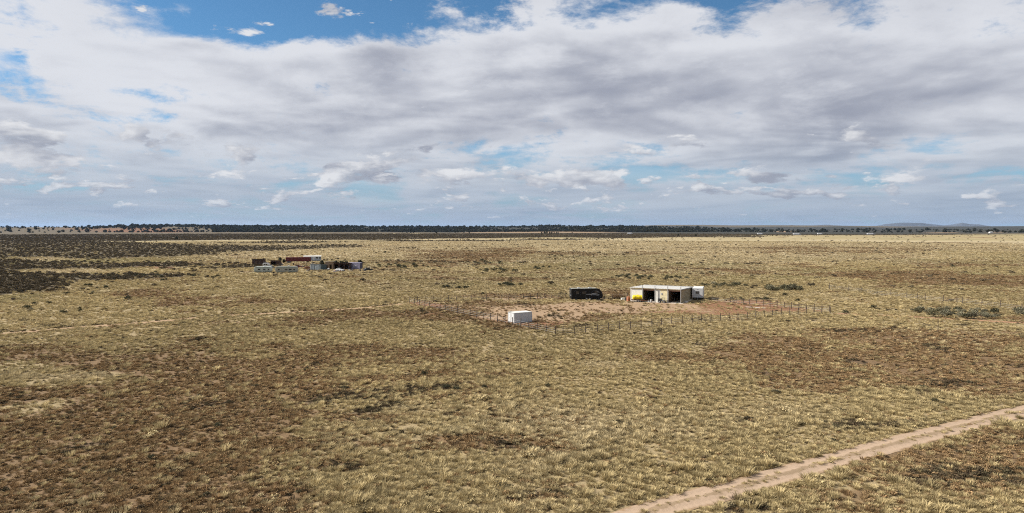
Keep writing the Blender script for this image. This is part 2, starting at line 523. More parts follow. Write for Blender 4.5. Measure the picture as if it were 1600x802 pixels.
def mat_leaf(name, rgb, transl=0.2, var=0.3):
    m = bpy.data.materials.new(name)
    m.use_nodes = True
    t = m.node_tree
    g = NB(t)
    t.nodes.clear()
    out = t.nodes.new('ShaderNodeOutputMaterial')
    geo = t.nodes.new('ShaderNodeNewGeometry')
    oi = t.nodes.new('ShaderNodeObjectInfo')
    k = g.sm(geo.outputs['Random Per Island'], 0.0, 1.0, 1 - var, 1 + var, 'LINEAR')
    k = g.mul(k, g.sm(oi.outputs['Random'], 0, 1, 0.75, 1.25, 'LINEAR'))
    c = g.mix(1.0, rgb, g.vec(k, k, g.mul(k, 0.95)), 'MULTIPLY')
    d = t.nodes.new('ShaderNodeBsdfDiffuse'); tr = t.nodes.new('ShaderNodeBsdfTranslucent')
    mx = t.nodes.new('ShaderNodeMixShader'); mx.inputs[0].default_value = transl
    t.links.new(c, d.inputs[0]); t.links.new(c, tr.inputs[0])
    t.links.new(d.outputs[0], mx.inputs[1]); t.links.new(tr.outputs[0], mx.inputs[2])
    t.links.new(mx.outputs[0], out.inputs[0])
    MATS[name] = m
    return m


C_STRAW, C_GREEN, C_PALE = (0.340, 0.270, 0.142), (0.280, 0.243, 0.122), (0.430, 0.352, 0.215)
C_BROWN, C_DARK = (0.185, 0.115, 0.057), (0.075, 0.052, 0.033)
C_SCRUB = (0.082, 0.068, 0.046)
C_BARE, C_RED = (0.270, 0.195, 0.122), (0.165, 0.080, 0.043)


def ground_material():
    m = bpy.data.materials.new('plain_ground')
    m.use_nodes = True
    t = m.node_tree
    g = NB(t)
    b = t.nodes['Principled BSDF']
    geo = t.nodes.new('ShaderNodeNewGeometry')
    P = geo.outputs['Position']

    def A(n):
        q = t.nodes.new('ShaderNodeAttribute'); q.attribute_name = n
        return q.outputs['Fac']
    fine = g.noise(P, 1.3, 5.0, 0.65)
    mid = g.noise(P, 0.21, 6.0, 0.62, 0.3)
    wide = g.noise(P, 0.035, 6.0, 0.60, 0.3)
    far = A('far')
    jit = g.add(g.mul(g.sub(fine, 0.5), 0.5), g.add(g.mul(g.sub(mid, 0.5), 0.9), g.mul(g.sub(wide, 0.5), 0.9)))

    def msk(n, k=1.0, lo=0.30, hi=0.70):
        return g.sm(g.add(A(n), g.mul(jit, k)), lo, hi)
    # veg colour as seen from far off; nearer the camera bare litter and soil between the tufts
    straw = g.mix(A('green'), C_STRAW, C_GREEN)
    straw = g.mix(A('pale'), straw, C_PALE)
    veg = g.mix(msk('brown'), straw, C_BROWN)
    veg = g.mix(g.mul(msk('dark', 0.8), 0.8), veg, C_DARK)
    litter = g.mix(msk('brown'), (0.235, 0.180, 0.100), (0.140, 0.092, 0.050))
    litter = g.mix(g.mul(msk('dark', 0.8), 0.7), litter, C_DARK)
    veg = g.mix(1.0, veg, (0.74, 0.74, 0.74), 'MULTIPLY')  # darkened to stand in for the self-shadow of tufts
    c = g.mix(far, litter, veg)
    c = g.mix(msk('scrub', 1.0, 0.30, 0.58), c, g.mix(g.sm(mid, 0.35, 0.7), C_SCRUB, (0.105, 0.082, 0.052)))
    c = g.mix(msk('wood', 0.6), c, (0.036, 0.035, 0.028))  # juniper wood; at far right, cloud shadow put into the colour
    c = g.mix(g.mul(msk('red', 1.0), 0.85), c, g.mix(fine, (0.15, 0.068, 0.036), C_RED))
    c = g.mix(g.mul(msk('bare', 1.0), 0.92), c, g.mix(fine, (0.235, 0.155, 0.095), C_BARE))
    k = g.sm(g.add(g.mul(fine, 0.5), g.mul(mid, 0.5)), 0.3, 0.7, 0.80, 1.18, 'LINEAR')
    c = g.mix(1.0, c, g.vec(k, k, k), 'MULTIPLY')
    t.links.new(c, b.inputs['Base Color'])
    b.inputs['Roughness'].default_value = 0.95
    b.inputs['Specular IOR Level'].default_value = 0.1
    bn = t.nodes.new('ShaderNodeBump')
    bn.inputs['Strength'].default_value = 0.8
    bn.inputs['Distance'].default_value = 0.35
    t.links.new(g.add(g.mul(fine, 0.6), mid), bn.inputs['Height'])
    t.links.new(bn.outputs[0], b.inputs['Normal'])
    return m


# ------------------------------------------------------------------ the plain
def grid_mesh(name, V, nu, nv, wrap=False):
    V = np.asarray(V, np.float32).reshape(-1, 3)
    i, j = np.meshgrid(np.arange(nv - 1), np.arange(nu if wrap else nu - 1), indexing='ij')
    a = i * nu + j
    b = i * nu + (j + 1) % nu
    F = np.stack([a, b, b + nu, a + nu], -1).reshape(-1, 4).astype(np.int32)
    me = bpy.data.meshes.new(name)
    me.vertices.add(len(V)); me.vertices.foreach_set('co', V.ravel())
    me.loops.add(F.size); me.loops.foreach_set('vertex_index', F.ravel())
    me.polygons.add(len(F))
    me.polygons.foreach_set('loop_start', np.arange(0, F.size, 4, dtype=np.int32))
    me.polygons.foreach_set('loop_total', np.full(len(F), 4, np.int32))
    me.update(calc_edges=True)
    me.polygons.foreach_set('use_smooth', np.ones(len(F), bool))
    return me


def fattr(me, name, v):
    a = me.attributes.new(name, 'FLOAT', 'POINT')
    a.data.foreach_set('value', np.asarray(v, np.float32).ravel())


def build_ground():
    rr = np.concatenate([[0.05, 8, 16], np.exp(np.linspace(math.log(24), math.log(46000), 800))])
    front = np.linspace(-52, 52, 300)
    back = np.linspace(52, 308, 60)[1:-1]
    th = np.radians(np.concatenate([front, back]))
    Rm, T = np.meshgrid(rr, th, indexing='ij')
    x, y = Rm * np.sin(T), Rm * np.cos(T)
    z = zh(x, y)
    me = grid_mesh('ground', np.stack([x, y, z], -1), len(th), len(rr), wrap=True)
    me.flip_normals()
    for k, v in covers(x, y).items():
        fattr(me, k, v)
    fattr(me, 'far', sstep(np.hypot(x, y), 90, 420))
    me.materials.append(ground_material())
    return tag(link(bpy.data.objects.new('ground', me)), kind='structure')


build_ground()


def road_material(name, dust):
    m = bpy.data.materials.new(name)
    m.use_nodes = True
    t = m.node_tree
    g = NB(t)
    b = t.nodes['Principled BSDF']
    geo = t.nodes.new('ShaderNodeNewGeometry')
    P = geo.outputs['Position']
    q = t.nodes.new('ShaderNodeAttribute'); q.attribute_name = 'across'
    ac = q.outputs['Fac']                                     # -1 .. 1 over the track's width
    fine = g.noise(P, 2.6, 6.0, 0.65)
    mid = g.noise(P, 0.55, 5.0, 0.6, 0.4)
    jit = g.add(g.mul(g.sub(fine, 0.5), 0.7), g.mul(g.sub(mid, 0.5), 0.9))
    aa = g.m('ABSOLUTE', ac)
    centre = g.sm(g.add(aa, jit), 0.30, 0.06)
    rim = g.sm(g.add(aa, jit), 0.80, 1.02)
    c = g.mix(fine, tuple(v * 0.86 for v in dust), tuple(min(1, v * 1.1) for v in dust))
    c = g.mix(g.mul(centre, 0.8), c, (0.19, 0.135, 0.082))
    c = g.mix(g.mul(rim, 0.75), c, (0.20, 0.13, 0.07))
    t.links.new(c, b.inputs['Base Color'])
    b.inputs['Roughness'].default_value = 0.95
    b.inputs['Specular IOR Level'].default_value = 0.1
    bn = t.nodes.new('ShaderNodeBump')
    bn.inputs['Strength'].default_value = 0.7
    bn.inputs['Distance'].default_value = 0.12
    t.links.new(g.add(g.mul(fine, 0.5), mid), bn.inputs['Height'])
    t.links.new(bn.outputs[0], b.inputs['Normal'])
    return m


def build_road(name, key, dust):
    pts = np.array(ROAD_PTS[key])
    tang = np.gradient(pts, axis=0)
    tang /= np.linalg.norm(tang, axis=1)[:, None]
    nor = np.stack([-tang[:, 1], tang[:, 0]], -1)
    nu = 15
    ac = np.linspace(-1, 1, nu)
    arc = np.arange(len(pts)) * 1.0
    half = ROAD_W[key] / 2 * (1 + 0.10 * fbm(arc, arc * 0, 14.0, 71, 3))
    rag = np.stack([0.10 * fbm(arc, arc * 0 + s * 40, 3.0, 73, 3) for s in (0, 1)], -1)
    V = []
    for i, a in enumerate(ac):
        off = a * half + (rag[:, 0] if a < -0.9 else rag[:, 1] if a > 0.9 else 0)
        xy = pts + nor * off[:, None]
        rut = -0.045 * math.exp(-((abs(a) - 0.52) / 0.2) ** 2) + 0.03 * math.exp(-(a / 0.2) ** 2) - 0.03 * (abs(a) > 0.95)
        z = zh(xy[:, 0], xy[:, 1]) + 0.055 + rut + 0.012 * fbm(xy[:, 0], xy[:, 1], 1.1, 75, 2)
        V.append(np.column_stack([xy, z]))
    V = np.stack(V, 1)
    me = grid_mesh(name, V, nu, len(pts))
    fattr(me, 'across', np.tile(ac, len(pts)))
    if me.polygons[0].normal.z < 0:
        me.flip_normals()
    me.materials.append(road_material(name + '_soil', dust))
    return tag(link(bpy.data.objects.new(name, me)), kind='structure')


build_road('dirt_road', 'main', (0.305, 0.222, 0.155))
build_road('dirt_track', 'left', (0.33, 0.22, 0.135))
build_road('dirt_track', 'right', (0.28, 0.155, 0.090))

# ------------------------------------------------------------------ grass, low brush and scrub of the plain
PROTO = {}


def leaf_mesh(name, tris, mats):
    me = bpy.data.meshes.new(name)
    V = np.asarray(tris, np.float32).reshape(-1, 3)
    n = len(V) // 3
    me.from_pydata([tuple(v) for v in V], [], [(3 * i, 3 * i + 1, 3 * i + 2) for i in range(n)])
    for m in mats: me.materials.append(m)
    return me


def grass_clump(seed, blades, rad, h, wid, lean):
    rs = np.random.default_rng(seed)
    tris = []
    for i in range(blades):
        a = rs.uniform(0, 2 * math.pi); rr = rad * 0.45 * math.sqrt(rs.uniform())
        bx, by = rr * math.cos(a), rr * math.sin(a)
        a2 = a + rs.normal(0, 0.5)
        out = lean * (0.25 + rr / (rad * .45)) * rs.uniform(0.5, 1.2)
        hh = h * rs.uniform(0.65, 1.1) * (1 - 0.3 * rr / (rad * .45))
        px, py = -math.sin(a2) * wid / 2, math.cos(a2) * wid / 2
        dx, dy = math.cos(a2), math.sin(a2)
        A_ = (bx - px, by - py, 0); B_ = (bx + px, by + py, 0)
        C_ = (bx + dx * out * .45 + px * .9, by + dy * out * .45 + py * .9, hh * .62)
        D_ = (bx + dx * out * .45 - px * .9, by + dy * out * .45 - py * .9, hh * .62)
        E_ = (bx + dx * out, by + dy * out, hh)
        tris += [A_, B_, C_, A_, C_, D_, D_, C_, E_]
    return tris


def brush_clump(seed, n, rad, h, leaf):
    rs = np.random.default_rng(seed)
    tris = []
    lobes = [(rs.uniform(-.45, .45) * rad, rs.uniform(-.45, .45) * rad, rs.uniform(.35, .6) * h, rs.uniform(.45, .75) * rad) for _ in range(5)]
    for i in range(n):
        lx, ly, lz, lr = lobes[i % 5]
        d = rs.normal(size=3); d /= np.linalg.norm(d)
        if d[2] < -.3: d[2] *= -.4
        q = rs.uniform(0.75, 1.05)
        c = np.array([lx + d[0] * lr * q, ly + d[1] * lr * q, max(0.02, lz + d[2] * lr * q * h / (rad * 1.4))])
        u = rs.normal(size=3); u /= np.linalg.norm(u)
        v = np.cross(u, rs.normal(size=3)); v /= np.linalg.norm(v)
        s = leaf * rs.uniform(.6, 1.3)
        tris += [c - u * s - v * s * .5, c + u * s - v * s * .4, c + v * s]
    return tris


m_grass = mat_instance('grass_blades', 0.28, 0.20)
m_brush = mat_instance('brush_leaves', 0.06, 0.30)


def make_protos():
    def coll(name, meshes):
        c = bpy.data.collections.new(name)
        for i, me in enumerate(meshes):
            o = bpy.data.objects.new(f'{name}_{i}', me)
            c.objects.link(o)
        return c
    PROTO['grass'] = coll('grass_source', [leaf_mesh('grass_clump', grass_clump(100 + i, 70, 0.52, 0.36, 0.030, 0.26), [m_grass]) for i in range(4)]
                          + [leaf_mesh('low_brush', brush_clump(120 + i, 140, 0.36, 0.26, 0.055), [m_brush]) for i in range(3)])
    PROTO['scrub'] = coll('scrub_source', [leaf_mesh('scrub_bush', brush_clump(140 + i, 130, 0.75, 0.85, 0.13), [m_brush]) for i in range(4)])


make_protos()


def scatter(name, pts, pick, scl, rot, col, coll, label=None, cat=None):
    me = bpy.data.meshes.new(name)
    n = len(pts)
    me.vertices.add(n)
    me.vertices.foreach_set('co', np.asarray(pts, np.float32).ravel())
    a = me.attributes.new('pick', 'INT', 'POINT'); a.data.foreach_set('value', np.asarray(pick, np.int32))
    a = me.attributes.new('scl', 'FLOAT_VECTOR', 'POINT'); a.data.foreach_set('vector', np.asarray(scl, np.float32).ravel())
    a = me.attributes.new('rot', 'FLOAT_VECTOR', 'POINT'); a.data.foreach_set('vector', np.asarray(rot, np.float32).ravel())
    a = me.attributes.new('col', 'FLOAT_COLOR', 'POINT')
    a.data.foreach_set('color', np.column_stack([col, np.ones(n)]).astype(np.float32).ravel())
    o = link(bpy.data.objects.new(name, me))
    ng = bpy.data.node_groups.new(name + '_scatter', 'GeometryNodeTree')
    ng.interface.new_socket('Geometry', in_out='INPUT', socket_type='NodeSocketGeometry')
    ng.interface.new_socket('Geometry', in_out='OUTPUT', socket_type='NodeSocketGeometry')
    gi = ng.nodes.new('NodeGroupInput'); go = ng.nodes.new('NodeGroupOutput')
    iop = ng.nodes.new('GeometryNodeInstanceOnPoints')
    ci = ng.nodes.new('GeometryNodeCollectionInfo')
    ci.inputs['Collection'].default_value = coll
    ci.inputs['Separate Children'].default_value = True
    ci.inputs['Reset Children'].default_value = True

    def na(nm, ty):
        q = ng.nodes.new('GeometryNodeInputNamedAttribute'); q.data_type = ty
        q.inputs['Name'].default_value = nm
        return q.outputs['Attribute']
    L = ng.links
    L.new(gi.outputs[0], iop.inputs['Points'])
    L.new(ci.outputs[0], iop.inputs['Instance'])
    iop.inputs['Pick Instance'].default_value = True
    L.new(na('pick', 'INT'), iop.inputs['Instance Index'])
    e2r = ng.nodes.new('FunctionNodeEulerToRotation')
    L.new(na('rot', 'FLOAT_VECTOR'), e2r.inputs[0])
    L.new(e2r.outputs[0], iop.inputs['Rotation'])
    L.new(na('scl', 'FLOAT_VECTOR'), iop.inputs['Scale'])
    L.new(iop.outputs[0], go.inputs[0])
    md = o.modifiers.new('scatter', 'NODES')
    md.node_group = ng
    tag(o, label, cat, kind='stuff')
    return o


def sample_plain(r0, r1, dens, dmax_ang=50):
    """random points, dens(r) per square metre"""
    edges = np.exp(np.linspace(math.log(r0), math.log(r1), 60))
    X, Y = [], []
    for a, b in zip(edges[:-1], edges[1:]):
        area = R(2 * dmax_ang) * (b * b - a * a) / 2
        n = int(area * dens(0.5 * (a + b)))
        rr = np.sqrt(rng.uniform(a * a, b * b, n)); th = rng.uniform(-R(dmax_ang), R(dmax_ang), n)
        X.append(rr * np.sin(th)); Y.append(rr * np.cos(th))
    return np.concatenate(X), np.concatenate(Y)


BUILT = []      # footprints (x, y, radius) kept clear of tall grass


def clear_of(x, y):
    ok = np.ones(x.shape, bool)
    for (bx, by, br) in BUILT:
        ok &= (x - bx) ** 2 + (y - by) ** 2 > br * br
    return ok


def lerp(a, b, t):
    return np.asarray(a)[None, :] * (1 - t[:, None]) + np.asarray(b)[None, :] * t[:, None]


def build_grass():
    x, y = sample_plain(34, 1150, lambda r: 11.0 * min(1.0, (75.0 / r) ** 1.62), 47)
    cv = covers(x, y)
    n = len(x)
    u = rng.uniform(size=(6, n))
    keep = clear_of(x, y)
    keep &= u[0] > np.maximum(cv['bare'] * 0.86, cv['red'] * 0.85)
    keep &= u[5] > 0.75 * cv['scrub']
    dm = road_dist(x, y, 'main'); hw = ROAD_W['main'] / 2
    n_r = fbm(x, y, 1.6, 81, 2)
    keep &= (dm > hw - 0.08 + 0.60 * n_r) | ((dm < 0.36) & (u[1] < 0.8))
    for k in ('left', 'right'):
        dk = road_dist(x, y, k)
        keep &= (dk > ROAD_W[k] / 2 - 0.1 + 0.3 * n_r) | ((dk < 0.3) & (u[1] < 0.5))
    is_brown = u[2] < np.clip(cv['brown'], 0.05, 0.88)
    is_dark = u[3] < np.maximum(cv['dark'] * 0.75, 0.02 + 0.05 * cv['brown'])
    lp = np.array(ROAD_PTS['left'])
    ty = np.interp(x, lp[:, 0], lp[:, 1], left=1e6, right=1e6)
    dl = y - ty
    is_dark |= (dl > 0.9) & (dl < 3.4) & (u[3] < 0.55) & (np.abs(dl) < 50)
    # thin patches where litter shows
    thin = sstep(fbm(x, y, 4.0, 91, 4), 0.1, 0.7) * 0.72
    keep &= u[4] > thin
    col = lerp(C_STRAW, C_GREEN, cv['green'])
    col = col * (1 - cv['pale'][:, None]) + np.array(C_PALE)[None, :] * cv['pale'][:, None]
    bc = lerp(C_BROWN, (0.26, 0.185, 0.100), rng.uniform(size=n))
    col = np.where(is_brown[:, None], bc, col)
    dc = lerp(C_DARK, (0.080, 0.068, 0.040), rng.uniform(size=n))
    col = np.where(is_dark[:, None], dc, col)
    col = col * rng.normal(1.0, 0.14, n).clip(0.65, 1.35)[:, None] * (1 + 0.16 * fbm(x, y, 60.0, 57, 3))[:, None]
    r = np.hypot(x, y)
    g = np.clip(r / 80, 1, 14) ** 0.36
    s = np.exp(rng.normal(-0.40, 0.36, n)).clip(0.28, 1.9) * g
    s = s * (1 + 0.34 * fbm(x, y, 7.0, 93, 3)).clip(.5, 1.5) * np.where((rng.uniform(size=n) < 0.03) & ~is_brown & ~is_dark, 1.3, 1.0)
    s = np.where(is_dark | is_brown, np.minimum(s, 1.15 * g) * 0.95, s)
    s = np.where(dm < hw - .2, s * 0.58, s)
    hs = s * rng.normal(1.0, 0.15, n).clip(.6, 1.5) / np.sqrt(g)
    brushy = (is_brown & (u[1] < 0.55)) | (is_dark & (u[1] < 0.7)) | (u[1] < 0.05)
    pick = np.where(brushy, 4 + rng.integers(0, 3, n), rng.integers(0, 4, n))
    rot = np.column_stack([rng.normal(0, 0.10, n), rng.normal(0.06, 0.10, n), rng.uniform(0, 6.283, n)])
    z = zh(x, y) - 0.01
    P = np.column_stack([x, y, z])[keep]
    scatter('grass', P, pick[keep], np.column_stack([s, s, hs])[keep], rot[keep], col[keep], PROTO['grass'],
            'dry straw coloured grass and low brown brush covering the plain', 'grass')
    print('grass', keep.sum())


def build_scrub():
    x, y = sample_plain(120, 2600, lambda r: 0.26 * min(1.0, (280.0 / r) ** 1.5), 48)
    cv = covers(x, y)
    n = len(x)
    u = rng.uniform(size=(3, n))
    keep = (u[0] < np.clip(cv['scrub'] * 1.15 - 0.1, 0.0, 1)) | (u[0] < (0.014 + 0.16 * sstep(fbm(x * 0.35, y, 46.0, 95, 3), 0.35, 0.9)) * sstep(np.hypot(x, y), 190, 330))
    keep &= clear_of(x, y) & (road_dist(x, y, 'left') > 2.5) & (road_dist(x, y, 'right') > 2.0)
    col = lerp((0.078, 0.064, 0.042), (0.135, 0.105, 0.068), rng.uniform(size=n))
    s = rng.normal(1.15, 0.35, n).clip(.5, 2.4) * (1 + sstep(np.hypot(x, y), 500, 2000) * 0.8)
    hs = s * rng.normal(0.9, 0.15, n).clip(.5, 1.4)
    P = np.column_stack([x, y, zh(x, y) - 0.03])[keep]
    rot = np.column_stack([np.zeros(n), np.zeros(n), rng.uniform(0, 6.283, n)])
    scatter('scrub', P, rng.integers(0, 4, n)[keep], np.column_stack([s, s, hs])[keep], rot[keep], col[keep], PROTO['scrub'],
            'dark grey brown scrub massed over the left and far plain', 'scrub')
    print('scrub', keep.sum())

# ------------------------------------------------------------------ mesh helpers for built things
class MB:
    """collects boxes, tubes and prisms; build() links them as one mesh object"""
    def __init__(s):
        s.v, s.f = [], []

    def _add(s, v, f):
        k = len(s.v)
        s.v += [tuple(p) for p in v]
        s.f += [tuple(i + k for i in q) for q in f]
        return s

    def box(s, x0, x1, y0, y1, z0, z1, bev=0.0):
        if bev <= 0:
            return s._add([(x0, y0, z0), (x1, y0, z0), (x1, y1, z0), (x0, y1, z0), (x0, y0, z1), (x1, y0, z1), (x1, y1, z1), (x0, y1, z1)],
                          [(0, 3, 2, 1), (4, 5, 6, 7), (0, 1, 5, 4), (1, 2, 6, 5), (2, 3, 7, 6), (3, 0, 4, 7)])
        b = bev
        prof = [(x0 + b, y0), (x1 - b, y0), (x1, y0 + b), (x1, y1 - b), (x1 - b, y1), (x0 + b, y1), (x0, y1 - b), (x0, y0 + b)]
        n = 8
        cx, cy_ = (x0 + x1) / 2, (y0 + y1) / 2
        ins = [(cx + (px - cx) * (1 - 2 * b / (x1 - x0)), cy_ + (py - cy_) * (1 - 2 * b / (y1 - y0))) for px, py in prof]
        v = [(*p, z0) for p in prof] + [(*p, z1 - b) for p in prof] + [(*p, z1) for p in ins]
        f = [tuple(range(n - 1, -1, -1)), tuple(range(2 * n, 3 * n))]
        for k in (0, n):
            f += [(k + i, k + (i + 1) % n, k + n + (i + 1) % n, k + n + i) for i in range(n)]
        return s._add(v, f)

    def prism(s, prof, y0, y1):
        """profile in x,z (counter-clockwise seen from -y) pushed along y"""
        n = len(prof)
        v = [(x, y0, z) for x, z in prof] + [(x, y1, z) for x, z in prof]
        f = [tuple(range(n)), tuple(range(2 * n - 1, n - 1, -1))] + [((i + 1) % n, i, n + i, n + (i + 1) % n) for i in range(n)]
        return s._add(v, f)

    def prism_x(s, prof, x0, x1):
        """profile in y,z pushed along x"""
        n = len(prof)
        v = [(x0, y, z) for y, z in prof] + [(x1, y, z) for y, z in prof]
        f = [tuple(range(n - 1, -1, -1)), tuple(range(n, 2 * n))] + [(i, (i + 1) % n, n + (i + 1) % n, n + i) for i in range(n)]
        return s._add(v, f)

    def tube(s, p, q, r0, r1=None, n=10, cap=True):
        p, q = Vector(p), Vector(q)
        r1 = r0 if r1 is None else r1
        d = (q - p).normalized()
        u = d.orthogonal().normalized(); w = d.cross(u)
        v = []
        for c, r in ((p, r0), (q, r1)):
            v += [c + (u * math.cos(2 * math.pi * i / n) + w * math.sin(2 * math.pi * i / n)) * r for i in range(n)]
        f = [(i, (i + 1) % n, n + (i + 1) % n, n + i) for i in range(n)]
        if cap: f += [tuple(range(n - 1, -1, -1)), tuple(range(n, 2 * n))]
        return s._add(v, f)

    def lathe(s, prof, origin, axis='z', n=16):
        """(radius, height) rings about an axis"""
        ox, oy, oz = origin
        v = []
        for r, h in prof:
            for i in range(n):
                a = 2 * math.pi * i / n
                c, t = r * math.cos(a), r * math.sin(a)
                v.append((ox + c, oy + t, oz + h) if axis == 'z' else (ox + h, oy + c, oz + t) if axis == 'x' else (ox + c, oy + h, oz + t))
        f = []
        for k in range(len(prof) - 1):
            f += [(k * n + i, k * n + (i + 1) % n, (k + 1) * n + (i + 1) % n, (k + 1) * n + i) for i in range(n)]
        f += [tuple(range(n - 1, -1, -1)), tuple(range((len(prof) - 1) * n, len(prof) * n))]
        return s._add(v, f)

    def build(s, name, material, parent=None, smooth=False, bevel=0.0):
        me = bpy.data.meshes.new(name)
        me.from_pydata(s.v, [], s.f)
        me.materials.append(material)
        if smooth:
            me.polygons.foreach_set('use_smooth', [True] * len(me.polygons))
        me.validate()
        o = link(bpy.data.objects.new(name, me), parent)
        if smooth:
            md = o.modifiers.new('edge', 'EDGE_SPLIT'); md.split_angle = R(40)
        if bevel:
            md = o.modifiers.new('bevel', 'BEVEL'); md.width = bevel; md.segments = 2; md.limit_method = 'ANGLE'
        return o


def thing(name, label, cat, px=None, py=None, rot=0.0, xy=None, group=None, clear=None, dz=0.0):
    o = link(bpy.data.objects.new(name, None))
    o.empty_display_size = 0.5
    x, y = xy if xy else at(px, py)
    o.location = (x, y, z_at(x, y) + dz)
    o.rotation_euler = (0, 0, rot)
    tag(o, label, cat, group)
    if clear: BUILT.append((x, y, clear))
    return o


def rail(o, *keys):
    return o


M_ = dict(
    white=mat('white_painted_steel', (0.46, 0.46, 0.455), 0.45, 0.06, 1.5, dirt=0.25, streak=True, dirt_rgb=(0.42, 0.36, 0.28)),
    panel=mat('white_wall_sheet', (0.64, 0.62, 0.57), 0.55, 0.06, 1.2, dirt=0.15, streak=True, dirt_rgb=(0.45, 0.38, 0.28)),
    cream=mat('cream_wall_sheet', (0.66, 0.57, 0.36), 0.55, 0.08, 1.2, dirt=0.25, streak=True, dirt_rgb=(0.42, 0.34, 0.2)),
    olive=mat('tan_wall_sheet', (0.34, 0.28, 0.175), 0.6, 0.08, 1.2, dirt=0.25, streak=True),  # cream darkened, so the end wall's shade is in its colour
    roofw=mat('white_roof_sheet', (0.52, 0.505, 0.465), 0.5, 0.05, 0.6, dirt=0.2, dirt_rgb=(0.55, 0.48, 0.36)),
    steel=mat('galvanised_steel', (0.33, 0.32, 0.31), 0.5, 0.12, 3.0, metal=0.5),
    rustb=mat('rust_red_beam', (0.15, 0.07, 0.045), 0.75, 0.2, 4.0),
    concrete=mat('concrete_slab', (0.46, 0.40, 0.33), 0.9, 0.12, 2.0, bump=0.2),
    black=mat('black_gloss_panel', (0.007, 0.007, 0.008), 0.38, 0.2, 1.0, spec=0.2, dirt=0.1, dirt_rgb=(0.025, 0.023, 0.02)),
    blackm=mat('black_matt', (0.02, 0.02, 0.02), 0.7, 0.2),
    tyre=mat('tyre_rubber', (0.022, 0.021, 0.020), 0.85, 0.2, 8.0),
    rim=mat('wheel_steel', (0.45, 0.45, 0.46), 0.4, 0.1, 6.0, metal=0.7),
    glass=mat('dark_window_glass', (0.018, 0.022, 0.026), 0.08, 0.1, spec=0.7),
    grey=mat('grey_paint', (0.30, 0.31, 0.32), 0.5, 0.1, 2.0, dirt=0.2),
    swoosh=mat('silver_graphic', (0.30, 0.31, 0.32), 0.4, 0.15, 1.0),
    yellow=mat('yellow_plastic', (0.66, 0.50, 0.01), 0.4, 0.06, 2.0),
    orange=mat('rusty_orange_paint', (0.30, 0.11, 0.05), 0.7, 0.2, 4.0, dirt=0.5, dirt_rgb=(0.22, 0.1, 0.05)),
    wood=mat('weathered_post_wood', (0.060, 0.042, 0.031), 0.9, 0.25, 6.0),
    brownw=mat('dark_brown_boards', (0.055, 0.030, 0.021), 0.85, 0.25, 3.0, dirt=0.2, streak=True),
    umber=mat('umber_sheet', (0.10, 0.064, 0.043), 0.85, 0.25, 2.0, dirt=0.3),
    red=mat('dark_red_paint', (0.105, 0.013, 0.015), 0.6, 0.2, 1.2, dirt=0.3, dirt_rgb=(0.09, 0.03, 0.02), streak=True),
    mint=mat('pale_green_white_paint', (0.36, 0.39, 0.345), 0.5, 0.06, 1.5, dirt=0.3, streak=True),
    mintd=mat('grey_green_stripe', (0.20, 0.235, 0.21), 0.5, 0.1, 1.5),
    taupe=mat('taupe_siding', (0.27, 0.265, 0.22), 0.6, 0.08, 1.5, dirt=0.3, streak=True),
    bluegrey=mat('blue_grey_corrugated', (0.26, 0.295, 0.31), 0.5, 0.12, 2.0, metal=0.2, dirt=0.3, streak=True),
    teal=mat('dark_teal_sheet', (0.06, 0.085, 0.09), 0.6, 0.15, 2.0),  # also the shade tone painted on the corrugated shed's right wall
    purple=mat('purple_grey_paint', (0.26, 0.245, 0.33), 0.55, 0.08, 1.5, dirt=0.25, streak=True),
    purple_shade=mat('shaded_purple_paint', (0.055, 0.05, 0.075), 0.6, 0.15, 1.5),  # container purple darkened to paint in shade on its sunless right end
    paleblue=mat('pale_blue_siding', (0.32, 0.35, 0.40), 0.6, 0.08, 2.0, dirt=0.2, streak=True),
    tan=mat('tan_boards', (0.28, 0.19, 0.12), 0.8, 0.15, 2.0),
    rust=mat('rusted_sheet', (0.20, 0.085, 0.045), 0.85, 0.3, 3.0, bump=0.3),
    scrapd=mat('dark_scrap', (0.055, 0.050, 0.047), 0.8, 0.4, 2.0, bump=0.3),
    redl=mat('red_lens', (0.35, 0.02, 0.02), 0.3, 0.1),
    stem=mat('grey_bark', (0.11, 0.085, 0.065), 0.9, 0.25, 6.0),
)


def wheel(parent, x, y, r, w):
    """tyre part with its rim"""
    t = MB().lathe([(r * .72, -w / 2), (r * .94, -w / 2), (r, -w / 2 * .7), (r, w / 2 * .7), (r * .94, w / 2), (r * .72, w / 2)], (x, y, r), 'y', 18).build('wheel', M_['tyre'], parent, True)
    MB().lathe([(r * .60, -w / 2 * 1.04), (r * .62, 0), (r * .60, w / 2 * 1.04)], (x, y, r), 'y', 14).build('rim', M_['rim'], t, True)
    return t


